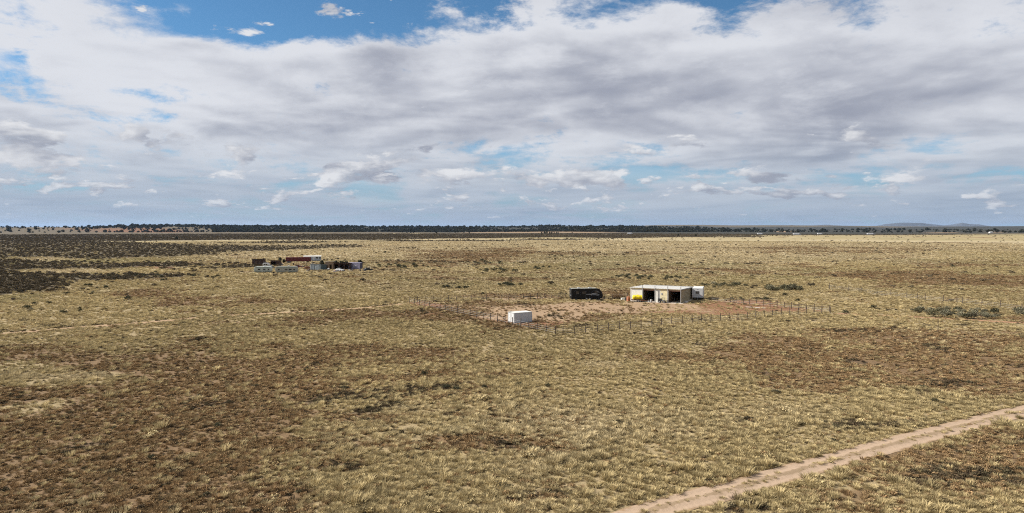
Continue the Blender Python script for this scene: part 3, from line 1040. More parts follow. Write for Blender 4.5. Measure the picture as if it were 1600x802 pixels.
def ribbed(x0, x1, z0, z1, y, out, pitch=0.20, depth=0.025, thick=0.06):
    """corrugated sheet across x at y, facing out (-1 = -y)"""
    n = max(2, int((x1 - x0) / pitch))
    pts = []
    for i in range(n):
        a = x0 + (x1 - x0) * i / n; p = (x1 - x0) / n
        pts += [(a, 0), (a + p * .35, 0), (a + p * .5, depth), (a + p * .85, depth)]
    pts.append((x1, 0))
    mb = MB()
    v, f = [], []
    for (px, d) in pts:
        v += [(px, y + out * d, z0), (px, y + out * d, z1)]
    k = len(pts)
    for (px, d) in pts:
        v += [(px, y - out * thick, z0), (px, y - out * thick, z1)]
    for i in range(k - 1):
        a, b = 2 * i, 2 * i + 2
        q = (a, b, b + 1, a + 1); f.append(q if out < 0 else q[::-1])
        a += 2 * k; b += 2 * k
        q = (a, a + 1, b + 1, b); f.append(q if out < 0 else q[::-1])
        f.append((2 * i + 1, 2 * i + 3, 2 * k + 2 * i + 3, 2 * k + 2 * i + 1))
    f += [(0, 1, 2 * k + 1, 2 * k), (2 * k - 2, 2 * k - 1, 4 * k - 1, 4 * k - 2)]
    mb._add(v, f)
    return mb


def turn_y(mb, cx, cy_):
    """swap a sheet built along x so that it runs along y (rotate 90 degrees about z)"""
    mb.v = [(cx - (y - 0), cy_ + x, z) for x, y, z in mb.v]
    return mb


# ------------------------------------------------------------------ the workshop in the fenced yard
NEAR = at(1064, 474.3)                               # near corner of the workshop
LEFT = at(985, 470.3)
W_ROT = math.atan2(NEAR[1] - LEFT[1], NEAR[0] - LEFT[0])
W_LEN = math.hypot(NEAR[0] - LEFT[0], NEAR[1] - LEFT[1])
W_DEP, W_HF, W_HB = 13.2, 3.75, 3.40                 # depth, height in front and at the back


def build_workshop():
    t = thing('steel_workshop', 'low steel workshop with white roof, cream front panels and two open bays', 'workshop', xy=LEFT, rot=W_ROT)
    L, D = W_LEN, W_DEP
    bay = L / 4
    # footprint kept clear of grass
    c, s = math.cos(W_ROT), math.sin(W_ROT)
    for i in range(5):
        for j in range(4):
            lx, ly = L * (i + .5) / 5, D * (j - .3) / 3.4
            BUILT.append((LEFT[0] + c * lx - s * ly, LEFT[1] + s * lx + c * ly, 3.0))
    MB().box(-0.5, L + 0.6, -1.2, D + 0.3, -0.3, 0.05).build('floor_slab', M_['concrete'], t)
    hf = lambda y: W_HF + (W_HB - W_HF) * y / D
    # front panels: bay one white, bay three half white half cream
    p = ribbed(0.05, bay - 0.06, 0.06, W_HF - 0.30, 0.02, -1).build('wall_panel', M_['panel'], t)
    tag(p, 'white front panel')
    p = ribbed(2 * bay + 0.06, 2 * bay + bay * .40, 0.06, W_HF - 0.30, 0.02, -1).build('wall_panel', M_['panel'], t)
    tag(p, 'white half panel')
    p = ribbed(2 * bay + bay * .40 + 0.01, 3 * bay - 0.06, 0.06, W_HF - 0.30, 0.02, -1).build('wall_panel', M_['cream'], t)
    tag(p, 'cream half panel')
    MB().box(2 * bay + 1.62, 2 * bay + 1.98, -0.09, -0.012, 2.1, 2.62).build('meter_box', M_['grey'], t, bevel=.02)
    # end walls (with the fall of the roof) and back wall
    for (x0, x1, m_) in ((0.0, 0.06, 'panel'), (L - 0.06, L, 'olive')):  # right end takes the painted shade tone
        e = MB()
        n = 36
        for i in range(n):                            # standing ribs along the end wall
            y0 = 0.10 + (D - 0.2) * i / n; y1 = 0.10 + (D - 0.2) * (i + 1) / n
            ym = y0 + (y1 - y0) * .3
            z = hf(y1) - 0.10
            e.box(x0, x1, y0, y1, 0.06, z)
            e.box(x0 - 0.025, x0 - 0.001, y0, ym, 0.06, z) if x0 == 0 else e.box(x1 + 0.001, x1 + 0.025, y0, ym, 0.06, z)
        e.build('end_wall', M_[m_], t)
    ribbed(0.07, L - 0.07, 0.06, W_HB - 0.10, D - 0.06, 1).build('back_wall', M_['olive'], t)
    # inner walls between the bays
    for k in (1, 2, 3):
        MB().prism_x([(0.12, 0.055), (D - 0.15, 0.055), (D - 0.15, hf(D - .15) - 0.12), (0.12, hf(.12) - 0.12)], k * bay - 0.03, k * bay + 0.03).build('partition_wall', M_['umber'], t)
    # header beams over the open bays and top rail
    for k in (1, 3):
        h = MB().box(k * bay + 0.09, (k + 1) * bay - 0.09, -0.03, 0.10, W_HF - 0.62, W_HF - 0.30).build('header_beam', M_['rustb'], t)
    MB().box(-0.02, L + 0.02, -0.05, 0.08, W_HF - 0.295, W_HF - 0.06).build('fascia', M_['cream'], t)
    # roof sheet falling to the back, with edge trim and standing seams
    rz = 0.07
    r = MB()
    r.prism_x([(-0.30, W_HF - 0.05 + 0.018), (D + 0.25, W_HB - 0.065), (D + 0.25, W_HB + rz - 0.065), (-0.30, W_HF + rz - 0.03)], -0.20, L + 0.20)
    ro = r.build('roof', M_['roofw'], t)
    sm = MB()
    n = 22
    for i in range(1, n):
        xx = -0.2 + (L + .4) * i / n
        sm.prism_x([(-0.29, W_HF + rz - 0.028), (D + 0.24, W_HB + rz - 0.063), (D + 0.24, W_HB + rz - 0.028), (-0.29, W_HF + rz + 0.007)], xx - 0.015, xx + 0.015)
    sm.build('roof_seam', M_['roofw'], ro)
    MB().prism_x([(D + 0.255, W_HB - 0.2), (D + 0.30, W_HB - 0.2), (D + 0.30, W_HB + 0.12), (D + 0.255, W_HB + 0.12)], -0.2, L + 0.2).build('roof_gutter', M_['steel'], ro)
    MB().prism_x([(-0.3, W_HF - 0.12), (D + .25, W_HB - 0.15), (D + .25, W_HB + 0.10), (-0.3, W_HF + 0.10)], L + 0.205, L + 0.26).build('roof_edge', M_['steel'], ro)
    # columns that stand up past the roof
    for k in range(1, 5):
        x = k * bay - (0.0 if k < 4 else 0.0)
        MB().box(x - 0.075, x + 0.075, -0.46, -0.31, 0.05, W_HF + 0.75).build('column', M_['steel'], t)
        MB().box(x - 0.05, x + 0.05, -0.30, -0.052, W_HF - 0.26, W_HF - 0.14).build('bracket', M_['steel'], t)
    # posts framing the openings
    for k in (0, 1, 2, 3, 4):
        x = k * bay
        MB().box(x - 0.055 + (0.06 if k == 0 else 0) - (0.06 if k == 4 else 0), x + 0.055 + (0.06 if k == 0 else 0) - (0.06 if k == 4 else 0), -0.045, 0.11, 0.052, W_HF - 0.30).build('door_post', M_['panel'], t)
    # shelving and bench dimly seen inside the bays
    for k, w in ((1, 2.4), (3, 2.6)):
        MB().box(k * bay + .4, k * bay + .4 + w, 5.0, 5.8, 0.85, 0.93).build('bench_top', M_['umber'], t)
        for a in (0.05, w - .13):
            MB().box(k * bay + .4 + a, k * bay + .48 + a, 5.1, 5.7, 0.052, 0.848).build('bench_leg', M_['steel'], t)


build_workshop()


def box_trailer():
    x, y = at(1086, 471.5)
    t = thing('box_trailer', 'white box trailer with dark window parked against the right end of the workshop', 'trailer', xy=(x + 0.35, y + 4.6), rot=R(-19), clear=3.0)
    w, l, h = 2.95, 6.2, 3.35
    MB().box(0, w, 0, l, 0.72, h, 0.06).build('body', M_['white'], t)
    MB().box(0.08, w - 0.08, 0.08, l - 0.1, h - 0.02, h + 0.05, 0.03).build('roof', M_['roofw'], t)
    wf = MB().box(1.02, 1.92, -0.035, -0.001, 1.75, 2.55).build('window_frame', M_['grey'], t)
    MB().box(1.08, 1.44, -0.05, -0.036, 1.81, 2.49).build('window', M_['glass'], wf)
    MB().box(1.50, 1.86, -0.05, -0.036, 1.81, 2.49).build('window', M_['glass'], wf)
    MB().box(1.2, 1.55, -0.05, -0.001, 3.0, 3.16).build('marker_lamp', M_['white'], t)
    MB().box(0.1, w - 0.1, 0.15, l - 0.15, 0.5, 0.72).build('chassis', M_['blackm'], t)
    for yy in (3.5, 4.4):
        wheel_x(t, 0.18, yy, 0.38, 0.24); wheel_x(t, w - 0.18, yy, 0.38, 0.24)
    MB().tube((1.2, 0.4, 0.5), (1.5, -1.1, 0.45), 0.06).tube((1.8, 0.4, 0.5), (1.5, -1.1, 0.45), 0.06).build('drawbar', M_['blackm'], t)
    MB().tube((1.5, -0.95, 0.0), (1.5, -0.95, 0.62), 0.05).build('jack', M_['steel'], t)
    MB().box(w - 0.34, w - 0.24, -0.05, -0.001, 1.1, 1.32).build('tail_lamp', M_['redl'], t)
    MB().box(0.24, 0.34, -0.05, -0.001, 1.1, 1.32).build('tail_lamp', M_['redl'], t)


def wheel_x(parent, x, y, r, w):
    t = MB().lathe([(r * .72, -w / 2), (r * .94, -w / 2), (r, -w / 2 * .7), (r, w / 2 * .7), (r * .94, w / 2), (r * .72, w / 2)], (x, y, r), 'x', 18).build('wheel', M_['tyre'], parent, True)
    MB().lathe([(r * .60, -w / 2 * 1.04), (r * .62, 0), (r * .60, w / 2 * 1.04)], (x, y, r), 'x', 14).build('rim', M_['rim'], t, True)


box_trailer()


def strip(pts, w, y, th=0.012):
    """curved band in the x,z plane at depth y (for painted graphics with a little thickness)"""
    mb = MB()
    top, bot = [], []
    for i, (x, z) in enumerate(pts):
        a = pts[max(i - 1, 0)]; b = pts[min(i + 1, len(pts) - 1)]
        dx, dz = b[0] - a[0], b[1] - a[1]
        l = math.hypot(dx, dz)
        k = w * math.sin(math.pi * (i + .35) / (len(pts) - .3)) / 2
        top.append((x - dz / l * k, z + dx / l * k)); bot.append((x + dz / l * k, z - dx / l * k))
    for i in range(len(pts) - 1):
        mb._add([(bot[i][0], y, bot[i][1]), (bot[i + 1][0], y, bot[i + 1][1]), (top[i + 1][0], y, top[i + 1][1]), (top[i][0], y, top[i][1])], [(0, 1, 2, 3)])
    return mb


def black_trailer():
    x, y = at(893, 469.2)
    t = thing('travel_trailer', 'long black travel trailer with rounded nose and silver stripes beside the workshop yard', 'trailer', xy=(x, y), rot=R(9))
    for i in range(5):
        BUILT.append((x + 1.2 + i * 2 * math.cos(R(9)), y + 1.0 + i * 2 * math.sin(R(9)), 2.0))
    L, W, H = 9.1, 2.5, 3.2
    prof = [(0, 0.42), (L - 0.55, 0.42), (L - 0.05, 0.85), (L, 1.3), (L - 0.35, 2.2), (L - 0.95, 2.95), (L - 1.6, H), (0.15, H), (0, H - 0.15)]
    MB().prism(prof, 0, W).build('body', M_['black'], t, bevel=0.05)
    MB().prism([(0.12, H + .003), (L - 1.65, H + .003), (L - 1.8, H + 0.04), (0.2, H + 0.04)], 0.16, W - 0.06).build('roof', M_['taupe'], t)
    for a in (2.0, 5.2):
        MB().box(a, a + .7, .9, 1.55, H + 0.042, H + 0.25, .05).build('roof_vent', M_['grey'], t)
    for (a, b, c, d) in ((1.3, 2.1, 1.75, 2.45), (3.1, 4.2, 1.75, 2.45), (6.6, 7.5, 1.8, 2.4)):
        w = MB().box(a, b, -0.03, -0.001, c, d).build('window', M_['glass'], t)
        MB().box(a - .04, b + .04, -0.022, -0.001, c - .05, c - 0.005).build('window_sill', M_['blackm'], w)
    dr = MB().box(5.0, 5.75, -0.035, -0.001, 0.5, 2.55).build('door', M_['black'], t)
    MB().box(5.62, 5.70, -0.06, -0.036, 1.4, 1.55).build('handle', M_['rim'], dr)
    strip([(3.9, 1.35), (4.6, 1.62), (5.5, 1.58), (6.4, 1.78), (7.3, 1.62), (8.1, 1.35)], 0.20, -0.04).build('stripe', M_['swoosh'], t)
    strip([(5.6, 1.30), (6.3, 1.48), (7.0, 1.40), (7.8, 1.12)], 0.14, -0.04).build('stripe', M_['swoosh'], t)
    strip([(6.9, 2.55), (7.5, 2.4), (8.0, 2.0)], 0.10, -0.04).build('stripe', M_['swoosh'], t)
    # rear end: ladder and pale plates
    for yy in (1.35, 1.75):
        MB().tube((-0.07, yy, 0.9), (-0.07, yy, H), 0.025, n=6).build('ladder_rail', M_['rim'], t)
    MB().box(-0.04, -0.001, 0.40, 0.85, 1.25, 1.42).build('number_plate', M_['white'], t)
    MB().box(-0.03, -0.001, 0.60, 1.15, 1.85, 2.65).build('rear_window', M_['glass'], t)
    for xx in (4.35, 5.25 + .0):
        wheel(t, xx, 0.13, 0.40, 0.24); wheel(t, xx, W - .13, 0.40, 0.24)
    MB().box(0.2, L - .8, 0.3, W - .3, 0.22, 0.418).build('chassis', M_['blackm'], t)
    MB().tube((L - .7, .7, .36), (L + .75, 1.25, .36), .055).tube((L - .7, 1.8, .36), (L + .75, 1.25, .36), .055).build('drawbar', M_['blackm'], t)
    MB().tube((L + .4, 1.25, 0.0), (L + .4, 1.25, .6), .05).build('jack', M_['steel'], t)
    for xx in (0.5, L - 1.0):
        MB().tube((xx, .35, 0), (xx, .35, .3), .05).build('stabiliser', M_['steel'], t)


black_trailer()


def tank_and_trailer():
    x, y = at(987, 472.0)
    rot = R(-6)
    t = thing('flatbed_trailer', 'low flatbed trailer with drawbar carrying the yellow tank before the workshop', 'trailer', xy=(x, y), rot=rot, clear=1.5)
    BUILT.append((x + 2.2, y, 1.8))
    L, W = 3.5, 1.7
    d = MB().box(0, L, 0, W, 0.47, 0.55)
    d.build('deck', M_['umber'], t)
    for (a, b, c, e) in ((0, L, -0.05, -0.002), (0, L, W + 0.002, W + 0.05)):
        MB().box(a, b, c, e, 0.40, 0.62).build('side_rail', M_['rust'], t)
    for yy in (-0.12, W + 0.12):
        wheel(t, 1.75, yy + (-.1 if yy < 0 else .1), 0.34, 0.2)
    MB().tube((1.75, -0.2, .34), (1.75, W + .2, .34), .05).build('axle', M_['blackm'], t)
    MB().tube((L - .3, .3, .44), (L + 1.3, W / 2, .42), .05).tube((L - .3, W - .3, .44), (L + 1.3, W / 2, .42), .05).build('drawbar', M_['rust'], t)
    MB().tube((L + 1.1, W / 2, 0), (L + 1.1, W / 2, .55), .045).build('jack', M_['steel'], t)
    k = link(bpy.data.objects.new('water_tank', None))
    k.location = (x + 0.25 * math.cos(rot), y + 0.25 * math.sin(rot), t.location.z + 0.551); k.rotation_euler = (0, 0, rot)
    tag(k, 'bright yellow horizontal water tank lying on the flatbed trailer', 'tank')
    n = []
    r, l = 0.60, 2.75
    prof = [(0.18, 0), (0.45, 0.05), (r, 0.22)]
    for i in range(6):
        a = 0.22 + (l - .44) * i / 6; b = (l - .44) / 6
        prof += [(r, a + b * .1), (r * .955, a + b * .3), (r * .955, a + b * .5), (r, a + b * .75)]
    prof += [(r, l - .22), (0.45, l - .05), (0.18, l)]
    MB().lathe(prof, (0, 0.85, r + 0.06), 'x', 22).build('body', M_['yellow'], k, True)
    MB().lathe([(0.24, 0), (0.24, 0.10), (0.2, 0.14)], (l / 2, 0.85, 2 * r + 0.04), 'z', 14).build('lid', M_['yellow'], k, True)
    for xx in (0.6, 1.95):
        MB().box(xx, xx + .16, 0.36, 1.34, 0.0, 0.14).build('cradle', M_['blackm'], k)
        MB().lathe([(r + .012, -.03), (r + .012, .03)], (xx + .08, .85, r + .06), 'x', 22).build('strap', M_['blackm'], k, True)
    xo, yo = at(982.5, 471.3)
    o = thing('round_tank', 'rusty orange upright round tank at the left end of the flatbed trailer', 'tank', xy=(xo, yo + .5), clear=.8)
    MB().lathe([(.40, 0), (.50, .05), (.52, .3), (.50, .34), (.52, .38), (.52, .8), (.50, .84), (.52, .88), (.50, 1.12), (.32, 1.28), (.12, 1.32)], (0, 0, 0.03), 'z', 20).build('body', M_['orange'], o, True)
    MB().lathe([(.13, 0), (.13, .08)], (0, 0, 1.34), 'z', 12).build('cap', M_['blackm'], o, True)
    MB().tube((.48, 0, .2), (.66, 0, .16), .04).build('valve', M_['steel'], o)


tank_and_trailer()


def utility_vehicle():
    x, y = at(1027.5, 473.2)
    t = thing('utility_vehicle', 'small black utility vehicle parked before the cream and white panel of the workshop', 'utility vehicle', xy=(x, y - .3), rot=R(-22), clear=1.2)
    MB().prism([(0.1, .38), (1.95, .38), (1.95, .62), (1.5, .70), (1.45, .62), (.95, .62), (.9, .98), (0.0, .98), (0.0, .55)], 0.05, 1.0).build('body', M_['blackm'], t, bevel=.03)
    MB().box(.05, .85, .1, .95, .98, 1.12).build('cargo_bed', M_['black'], t)
    MB().box(.95, 1.3, .12, .93, .62, .78, .03).build('seat', M_['grey'], t)
    for (a, yy) in ((.95, .10), (.95, .95), (1.6, .10), (1.6, .95)):
        MB().tube((a, yy, .64), (a + .05, yy, 1.32), .025, n=6).build('roll_bar', M_['blackm'], t)
    MB().box(.92, 1.7, .08, .97, 1.32, 1.36).build('roof', M_['black'], t)
    for a in (.42, 1.62):
        wheel(t, a, 0.0, .30, .22); wheel(t, a, 1.05, .30, .22)
    for yy in (.2, .8):
        MB().box(1.95, 1.975, yy, yy + .14, .5, .6).build('headlight', M_['white'], t)


utility_vehicle()


def yard_bits():
    # small things lying in the yard
    def crate(px, py, s, m_, label, name='crate', cat='crate', rot=0.2, h=None):
        o = thing(name, label, cat, px, py, rot, clear=.5)
        h = h or s * .5
        b = MB().box(-s / 2, s / 2, -s / 3, s / 3, 0.0, h, .03).build('body', M_[m_], o)
        MB().box(-s / 2 - .02, s / 2 + .02, -s / 3 - .02, s / 3 + .02, h + .002, h + .06).build('lid', M_[m_], o)
        for a in (-s / 2 - .025, s / 2):
            MB().box(a, a + .025, -.08, .08, h * .5, h * .7).build('handle', M_['blackm'], o)
    crate(1072, 473.6, .85, 'white', 'white crate on the ground before the shaded end wall of the workshop')
    crate(1014, 472.2, .55, 'grey', 'grey crate by the drawbar of the flatbed trailer', rot=.6)
    crate(1058.5, 474.8, .5, 'teal', 'dark crate in front of the right open bay of the workshop', rot=-.3)
    crate(973, 468.5, .9, 'white', 'white crate among the shrubs left of the workshop', rot=.4)

    def barrel(px, py, m_, label):
        o = thing('barrel', label, 'barrel', px, py, clear=.4)
        MB().lathe([(.27, 0), (.29, .02), (.29, .28), (.30, .30), (.29, .32), (.29, .58), (.30, .6), (.29, .62), (.29, .86), (.27, .88)], (0, 0, 0), 'z', 16).build('body', M_[m_], o, True)
        MB().lathe([(.05, 0), (.05, .03)], (.14, 0, .882), 'z', 8).build('cap', M_['blackm'], o)
    barrel(1017.5, 472.8, 'steel', 'steel barrel at the left open bay of the workshop')
    barrel(977.5, 469.8, 'scrapd', 'dark barrel left of the round orange tank')

    def boards(px, py, rot, l, label):
        o = thing('plank', label, 'plank', px, py, rot)
        for k in range(3):
            MB().box(0, l, k * .19, k * .19 + .17, .02 + .02 * (k % 2), .06 + .02 * (k % 2)).build('board', M_['panel'], o)
    boards(1165, 480.5, R(-18), 2.1, 'pale boards lying on red soil right of the workshop, nearer its shadow')
    boards(1180, 481.5, R(-25), 2.4, 'pale boards lying on red soil beside the right fence')


yard_bits()


def storage_container():
    x, y = at(803.3, 505.4)
    rot = R(31)
    t = thing('storage_container', 'white steel storage container standing alone in the front of the fenced yard', 'container', xy=(x, y), rot=rot)
    L, W, H = 4.5, 2.55, 2.12
    c, s = math.cos(rot), math.sin(rot)
    for a in (.8, 2.2, 3.7):
        BUILT.append((x + c * a - s * 1.2, y + s * a + c * 1.2, 1.75))
    ribbed(.09, L - .09, .12, H - .10, .05, -1, .28, .035, .03).build('side_wall', M_['white'], t)
    ribbed(.09, L - .09, .12, H - .10, W - .05, 1, .28, .035, .03).build('side_wall', M_['white'], t)
    MB().box(L - .06, L - .02, .10, W - .10, .12, H - .10).build('end_wall', M_['white'], t)
    for (a, b) in ((.10, W / 2 - .01), (W / 2 + .01, W - .10)):
        d = MB().box(.02, .06, a, b, .13, H - .11).build('door', M_['white'], t)
        for yy in (a + .25, b - .25):
            MB().tube((-.01, yy, .15), (-.01, yy, H - .14), .016, n=6).build('lock_bar', M_['steel'], d)
        MB().box(-.03, -.008, b - .52, b - .2, .95, .99).build('handle', M_['steel'], d)
    for (a, b) in ((0, 0), (L - .09, 0), (0, W - .09), (L - .09, W - .09)):
        MB().box(a, a + .09, b, b + .09, 0.0, H).build('corner_post', M_['white'], t)
    for yy in (0.005, W - .085):
        MB().box(.092, L - .092, yy, yy + .08, 0.0, .115).build('base_rail', M_['grey'], t)
        MB().box(.092, L - .092, yy, yy + .08, H - .095, H - .005).build('top_rail', M_['white'], t)
    MB().box(.03, L - .03, .09, W - .09, H - .02, H + .03).build('roof', M_['roofw'], t)
    MB().box(.1, L - .1, .1, W - .1, .04, .10).build('floor', M_['umber'], t)


storage_container()

# ------------------------------------------------------------------ fences
POST = MB().tube((0, 0, -0.15), (0, 0, 1.70), .088, .078, 7)
post_me = None


def fence(label, pix, rails=(), hgt=1.45, name='wire_fence', thin=(), rail_all=None):
    """posts at given pixels of the photo; three wire strands; braces on some bays"""
    global post_me
    P = [at(*p) for p in pix]
    P3 = [Vector((x, y, z_at(x, y))) for x, y in P]
    t = link(bpy.data.objects.new(name, None))
    t.location = P3[0]
    tag(t, label, 'fence', 'fences of the plain')
    for i, p in enumerate(P3):
        if post_me is None:
            o = POST.build('post', M_['wood'], t); post_me = o.data
        else:
            o = link(bpy.data.objects.new('post', post_me), t)
        o.location = p - t.location
        k = hgt / 1.45 * random.uniform(.93, 1.07)
        w = 0.55 if i in thin else 1.0
        o.scale = (w, w, k)
        o.rotation_euler = (random.gauss(0, .03), random.gauss(0, .03), random.uniform(0, 6))
    for zz in (0.45, 0.85, 1.22):
        w = MB()
        for a, b in zip(P3[:-1], P3[1:]):
            w.tube(a - t.location + Vector((0, 0, zz)), b - t.location + Vector((0, 0, zz)), .018, n=4, cap=False)
        w.build('wire', M_['steel'], t)
    for i in rails:
        MB().tube(P3[i] - t.location + Vector((0, 0, 1.25)), P3[i + 1] - t.location + Vector((0, 0, 1.25)), .05, n=6).build('brace', M_['wood'], t)
    return t


def line(p, q, n):
    return [(p[0] + (q[0] - p[0]) * i / n, p[1] + (q[1] - p[1]) * i / n) for i in range(n + 1)]


def even(p, q, n):
    """n+1 pixels evenly spaced on the ground between two pixels"""
    a, b = at(*p), at(*q)
    out = []
    for i in range(n + 1):
        x = a[0] + (b[0] - a[0]) * i / n; y = a[1] + (b[1] - a[1]) * i / n
        cu, cv = chart(x, y)
        out.append((float(cu), float(cv)))
    return out


fence('post and wire fence along the left side of the yard, passing before the white container', even((640, 474.5), (867.5, 522.5), 22), rails=(1, 4), thin=(3, 5, 8, 10, 13))
fence('post and wire fence along the near side of the yard, with wooden braces', [(867.5, 523), (879.5, 523), (897.5, 522.5), (915, 521), (933, 519), (951, 517), (968, 515.5), (985, 514), (1001.5, 513), (1018.5, 512), (1033.5, 509.5),
      (1049.5, 507.5), (1065.5, 506), (1081.5, 505), (1095.5, 504.3), (1110.5, 503.6), (1125.5, 503), (1139, 502.5), (1153, 502), (1167, 500.5), (1181, 498.8), (1194, 497.3), (1207, 495.8), (1220.5, 494.5), (1234, 493.2), (1247, 492.2), (1260, 491.4), (1272, 490.7), (1284, 490), (1297, 489.4)], rails=(1, 7, 8, 16))
fence('post and wire fence along the right side of the yard, with a long top rail', even((1112, 471.5), (1296, 488.2), 17), rails=tuple(range(0, 17)), thin=(1, 2, 4))
fence('post and wire fence behind the yard, running towards the black trailer', even((640, 473.5), (884, 466), 21), rails=(0, 17), thin=(2, 4, 7, 9, 12, 14))
fence('post and wire fence between the black trailer and the workshop', even((945, 468), (980, 466.8), 3))
fence('lone post and wire fence crossing the grass at the far right', [(1296, 452), (1326, 455.5), (1346.5, 457.5), (1370.5, 462), (1392, 463.5), (1417, 466.5), (1433, 468.5), (1445.5, 470.5), (1474, 472.5), (1495, 473.5), (1504, 474.5), (1534, 478), (1562.5, 481), (1596, 486), (1640, 492)], hgt=1.7)
for (px, py, lb) in ((1465.5, 518.5, 'single weathered post standing in grass below the right shrubs'), (1003, 463.5, 'single post standing behind the roof of the workshop')):
    o = thing('fence_post', lb, 'post', px, py)
    q = link(bpy.data.objects.new('post', post_me), o); q.scale = (.8, .8, 1.35)

# ------------------------------------------------------------------ the homestead of trailers and sheds
def camper(px, py, L, H, label, body, band, rot, wins, name='camper_trailer', W=2.4, round_front=True, door_x=None):
    x, y = at(px, py)
    t = thing(name, label, 'trailer', xy=(x, y), rot=rot)
    for i in range(5):
        BUILT.append((x + L * (i + .2) / 5 * math.cos(rot), y + 1.2 + L * i / 5 * math.sin(rot), 1.7))
    z0 = .45
    if round_front:
        prof = [(.35, z0), (L - .25, z0), (L, z0 + .3), (L - .05, H - .5), (L - .4, H - .08), (L - .8, H), (.9, H), (.45, H - .12), (.08, H - .75), (0, H * .55), (.08, z0 + .35)]
    else:
        prof = [(.12, z0), (L - .12, z0), (L, z0 + .15), (L, H - .2), (L - .15, H), (.15, H), (0, H - .2), (0, z0 + .15)]
    MB().prism(prof, 0, W).build('body', body, t, bevel=.10)
    MB().box(.5, L - .35, -.012, -.001, z0 + .12, z0 + .55).build('stripe', band, t)
    MB().box(.9, L - .6, -.014, -.001, H - .62, H - .30).build('upper_stripe', band, t)
    MB().box(.6, L - .4, .15, W - .15, .2, z0 - .004).build('chassis', M_['blackm'], t)
    for (a, b) in wins:
        f = MB().box(a - .05, b + .05, -.03, -.015, z0 + .72, z0 + 1.42).build('window_frame', M_['rim'], t)
        MB().box(a, b, -.045, -.031, z0 + .77, z0 + 1.37).build('window', M_['glass'], f)
    f = MB().box(-.03, .0, .5, W - .5, H * .56, H * .56 + .03)
    if door_x:
        d = MB().box(door_x, door_x + .7, -.04, -.001, z0 + .03, z0 + 1.9).build('door', body, t)
        MB().box(door_x + .58, door_x + .64, -.06, -.041, z0 + .9, z0 + 1.05).build('handle', M_['rim'], d)
    MB().box(L * .55, L * .55 + .8, W * .3, W * .65, H + .004, H + .28, .06).build('air_unit', M_['white'], t)
    MB().box(L * .25, L * .25 + .45, W * .35, W * .6, H + .004, H + .12, .04).build('roof_vent', M_['white'], t)
    for xx in (L * .52, L * .52 + .8):
        wheel(t, xx, .1, .36, .22); wheel(t, xx, W - .1, .36, .22)
    MB().tube((.4, W * .3, .38), (-1.0, W / 2, .36), .05).tube((.4, W * .7, .38), (-1.0, W / 2, .36), .05).build('drawbar', M_['blackm'], t)
    MB().tube((-.7, W / 2, 0), (-.7, W / 2, .5), .05).build('jack', M_['steel'], t)
    return t


camper(396.5, 426.5, 7.7, 2.75, 'pale green white camper trailer, leftmost in the homestead front row', M_['mint'], M_['mintd'], R(3), ((1.8, 2.9), (4.2, 5.2), (6.2, 6.9)), door_x=3.2)
camper(430, 426.8, 9.6, 2.95, 'taupe camper trailer with dark windows, right of the pale green one', M_['taupe'], M_['mintd'], R(4), ((1.2, 2.0), (4.4, 5.4), (6.0, 7.2), (8.0, 8.8)), door_x=3.0)


def van(px, py, label, body, rot, name='van', L=4.2, H=2.3):
    t = thing(name, label, name.replace('_', ' '), px, py, rot, clear=2.0)
    MB().prism([(0, .4), (L, .4), (L, 1.1), (L - .9, 1.25), (L - 1.5, H - .1), (L - 1.7, H), (.15, H), (0, H - .2)], 0, 1.9).build('body', body, t, bevel=.07)
    MB().prism([(L - .98, 1.32), (L - 1.47, H - .22), (L - 1.53, H - .24), (L - 1.04, 1.30)], .18, 1.72).build('windscreen', M_['glass'], t)
    for (a, b) in ((.5, 1.2), (1.4, 2.2)):
        MB().box(a, b, -.02, -.001, 1.35, 1.95).build('window', M_['glass'], t)
    MB().box(-.02, -.001, .3, 1.6, 1.35, 1.95).build('rear_window', M_['glass'], t)
    for a in (.85, L - .85):
        wheel(t, a, .08, .34, .22); wheel(t, a, 1.82, .34, .22)
    MB().box(L + .001, L + .08, .05, 1.85, .42, .6).build('bumper', M_['grey'], t)
    for yy in (.15, 1.5):
        MB().box(L + .001, L + .03, yy, yy + .25, .75, .92).build('headlight', M_['rim'], t)
    return t


van(410.5, 418.5, 'white van standing behind the pale green camper trailer', M_['white'], R(8))


def car(px, py, label, body, rot, name='car'):
    t = thing(name, label, 'car', px, py, rot, clear=2.0)
    L = 4.3
    MB().prism([(.05, .35), (L - .05, .35), (L, .6), (L - .1, .85), (L - 1.1, .95), (.3, .98), (0, .8)], 0, 1.75).build('body', body, t, bevel=.06)
    c = MB().prism([(.55, .985), (3.15, .955), (2.5, 1.46), (1.1, 1.48)], .12, 1.63).build('cabin', body, t, bevel=.05)
    MB().box(1.15, 1.75, .085, .119, 1.03, 1.38).build('side_window', M_['glass'], c)
    MB().box(1.85, 2.45, .085, .119, 1.03, 1.38).build('side_window', M_['glass'], c)
    MB().prism([(3.08, 1.03), (2.56, 1.42), (2.60, 1.44), (3.13, 1.05)], .25, 1.5).build('windscreen', M_['glass'], c)
    for a in (.8, L - .85):
        wheel(t, a, .06, .32, .2); wheel(t, a, 1.69, .32, .2)
    for yy in (.12, 1.35):
        MB().box(L - .02, L + .02, yy, yy + .26, .62, .76).build('headlight', M_['rim'], t)
    return t


car(569.5, 424, 'dark car parked at the right end of the homestead', M_['blackm'], R(35))
car(458.5, 419.0, 'dark red car half hidden behind the taupe camper trailer', M_['red'], R(8))
car(523, 424.6, 'white car with dark windows before the long dark brown shed', M_['white'], R(-28))
car(474, 421.5, 'rusty old car among scrap left of the grey corrugated shed', M_['rust'], R(15))


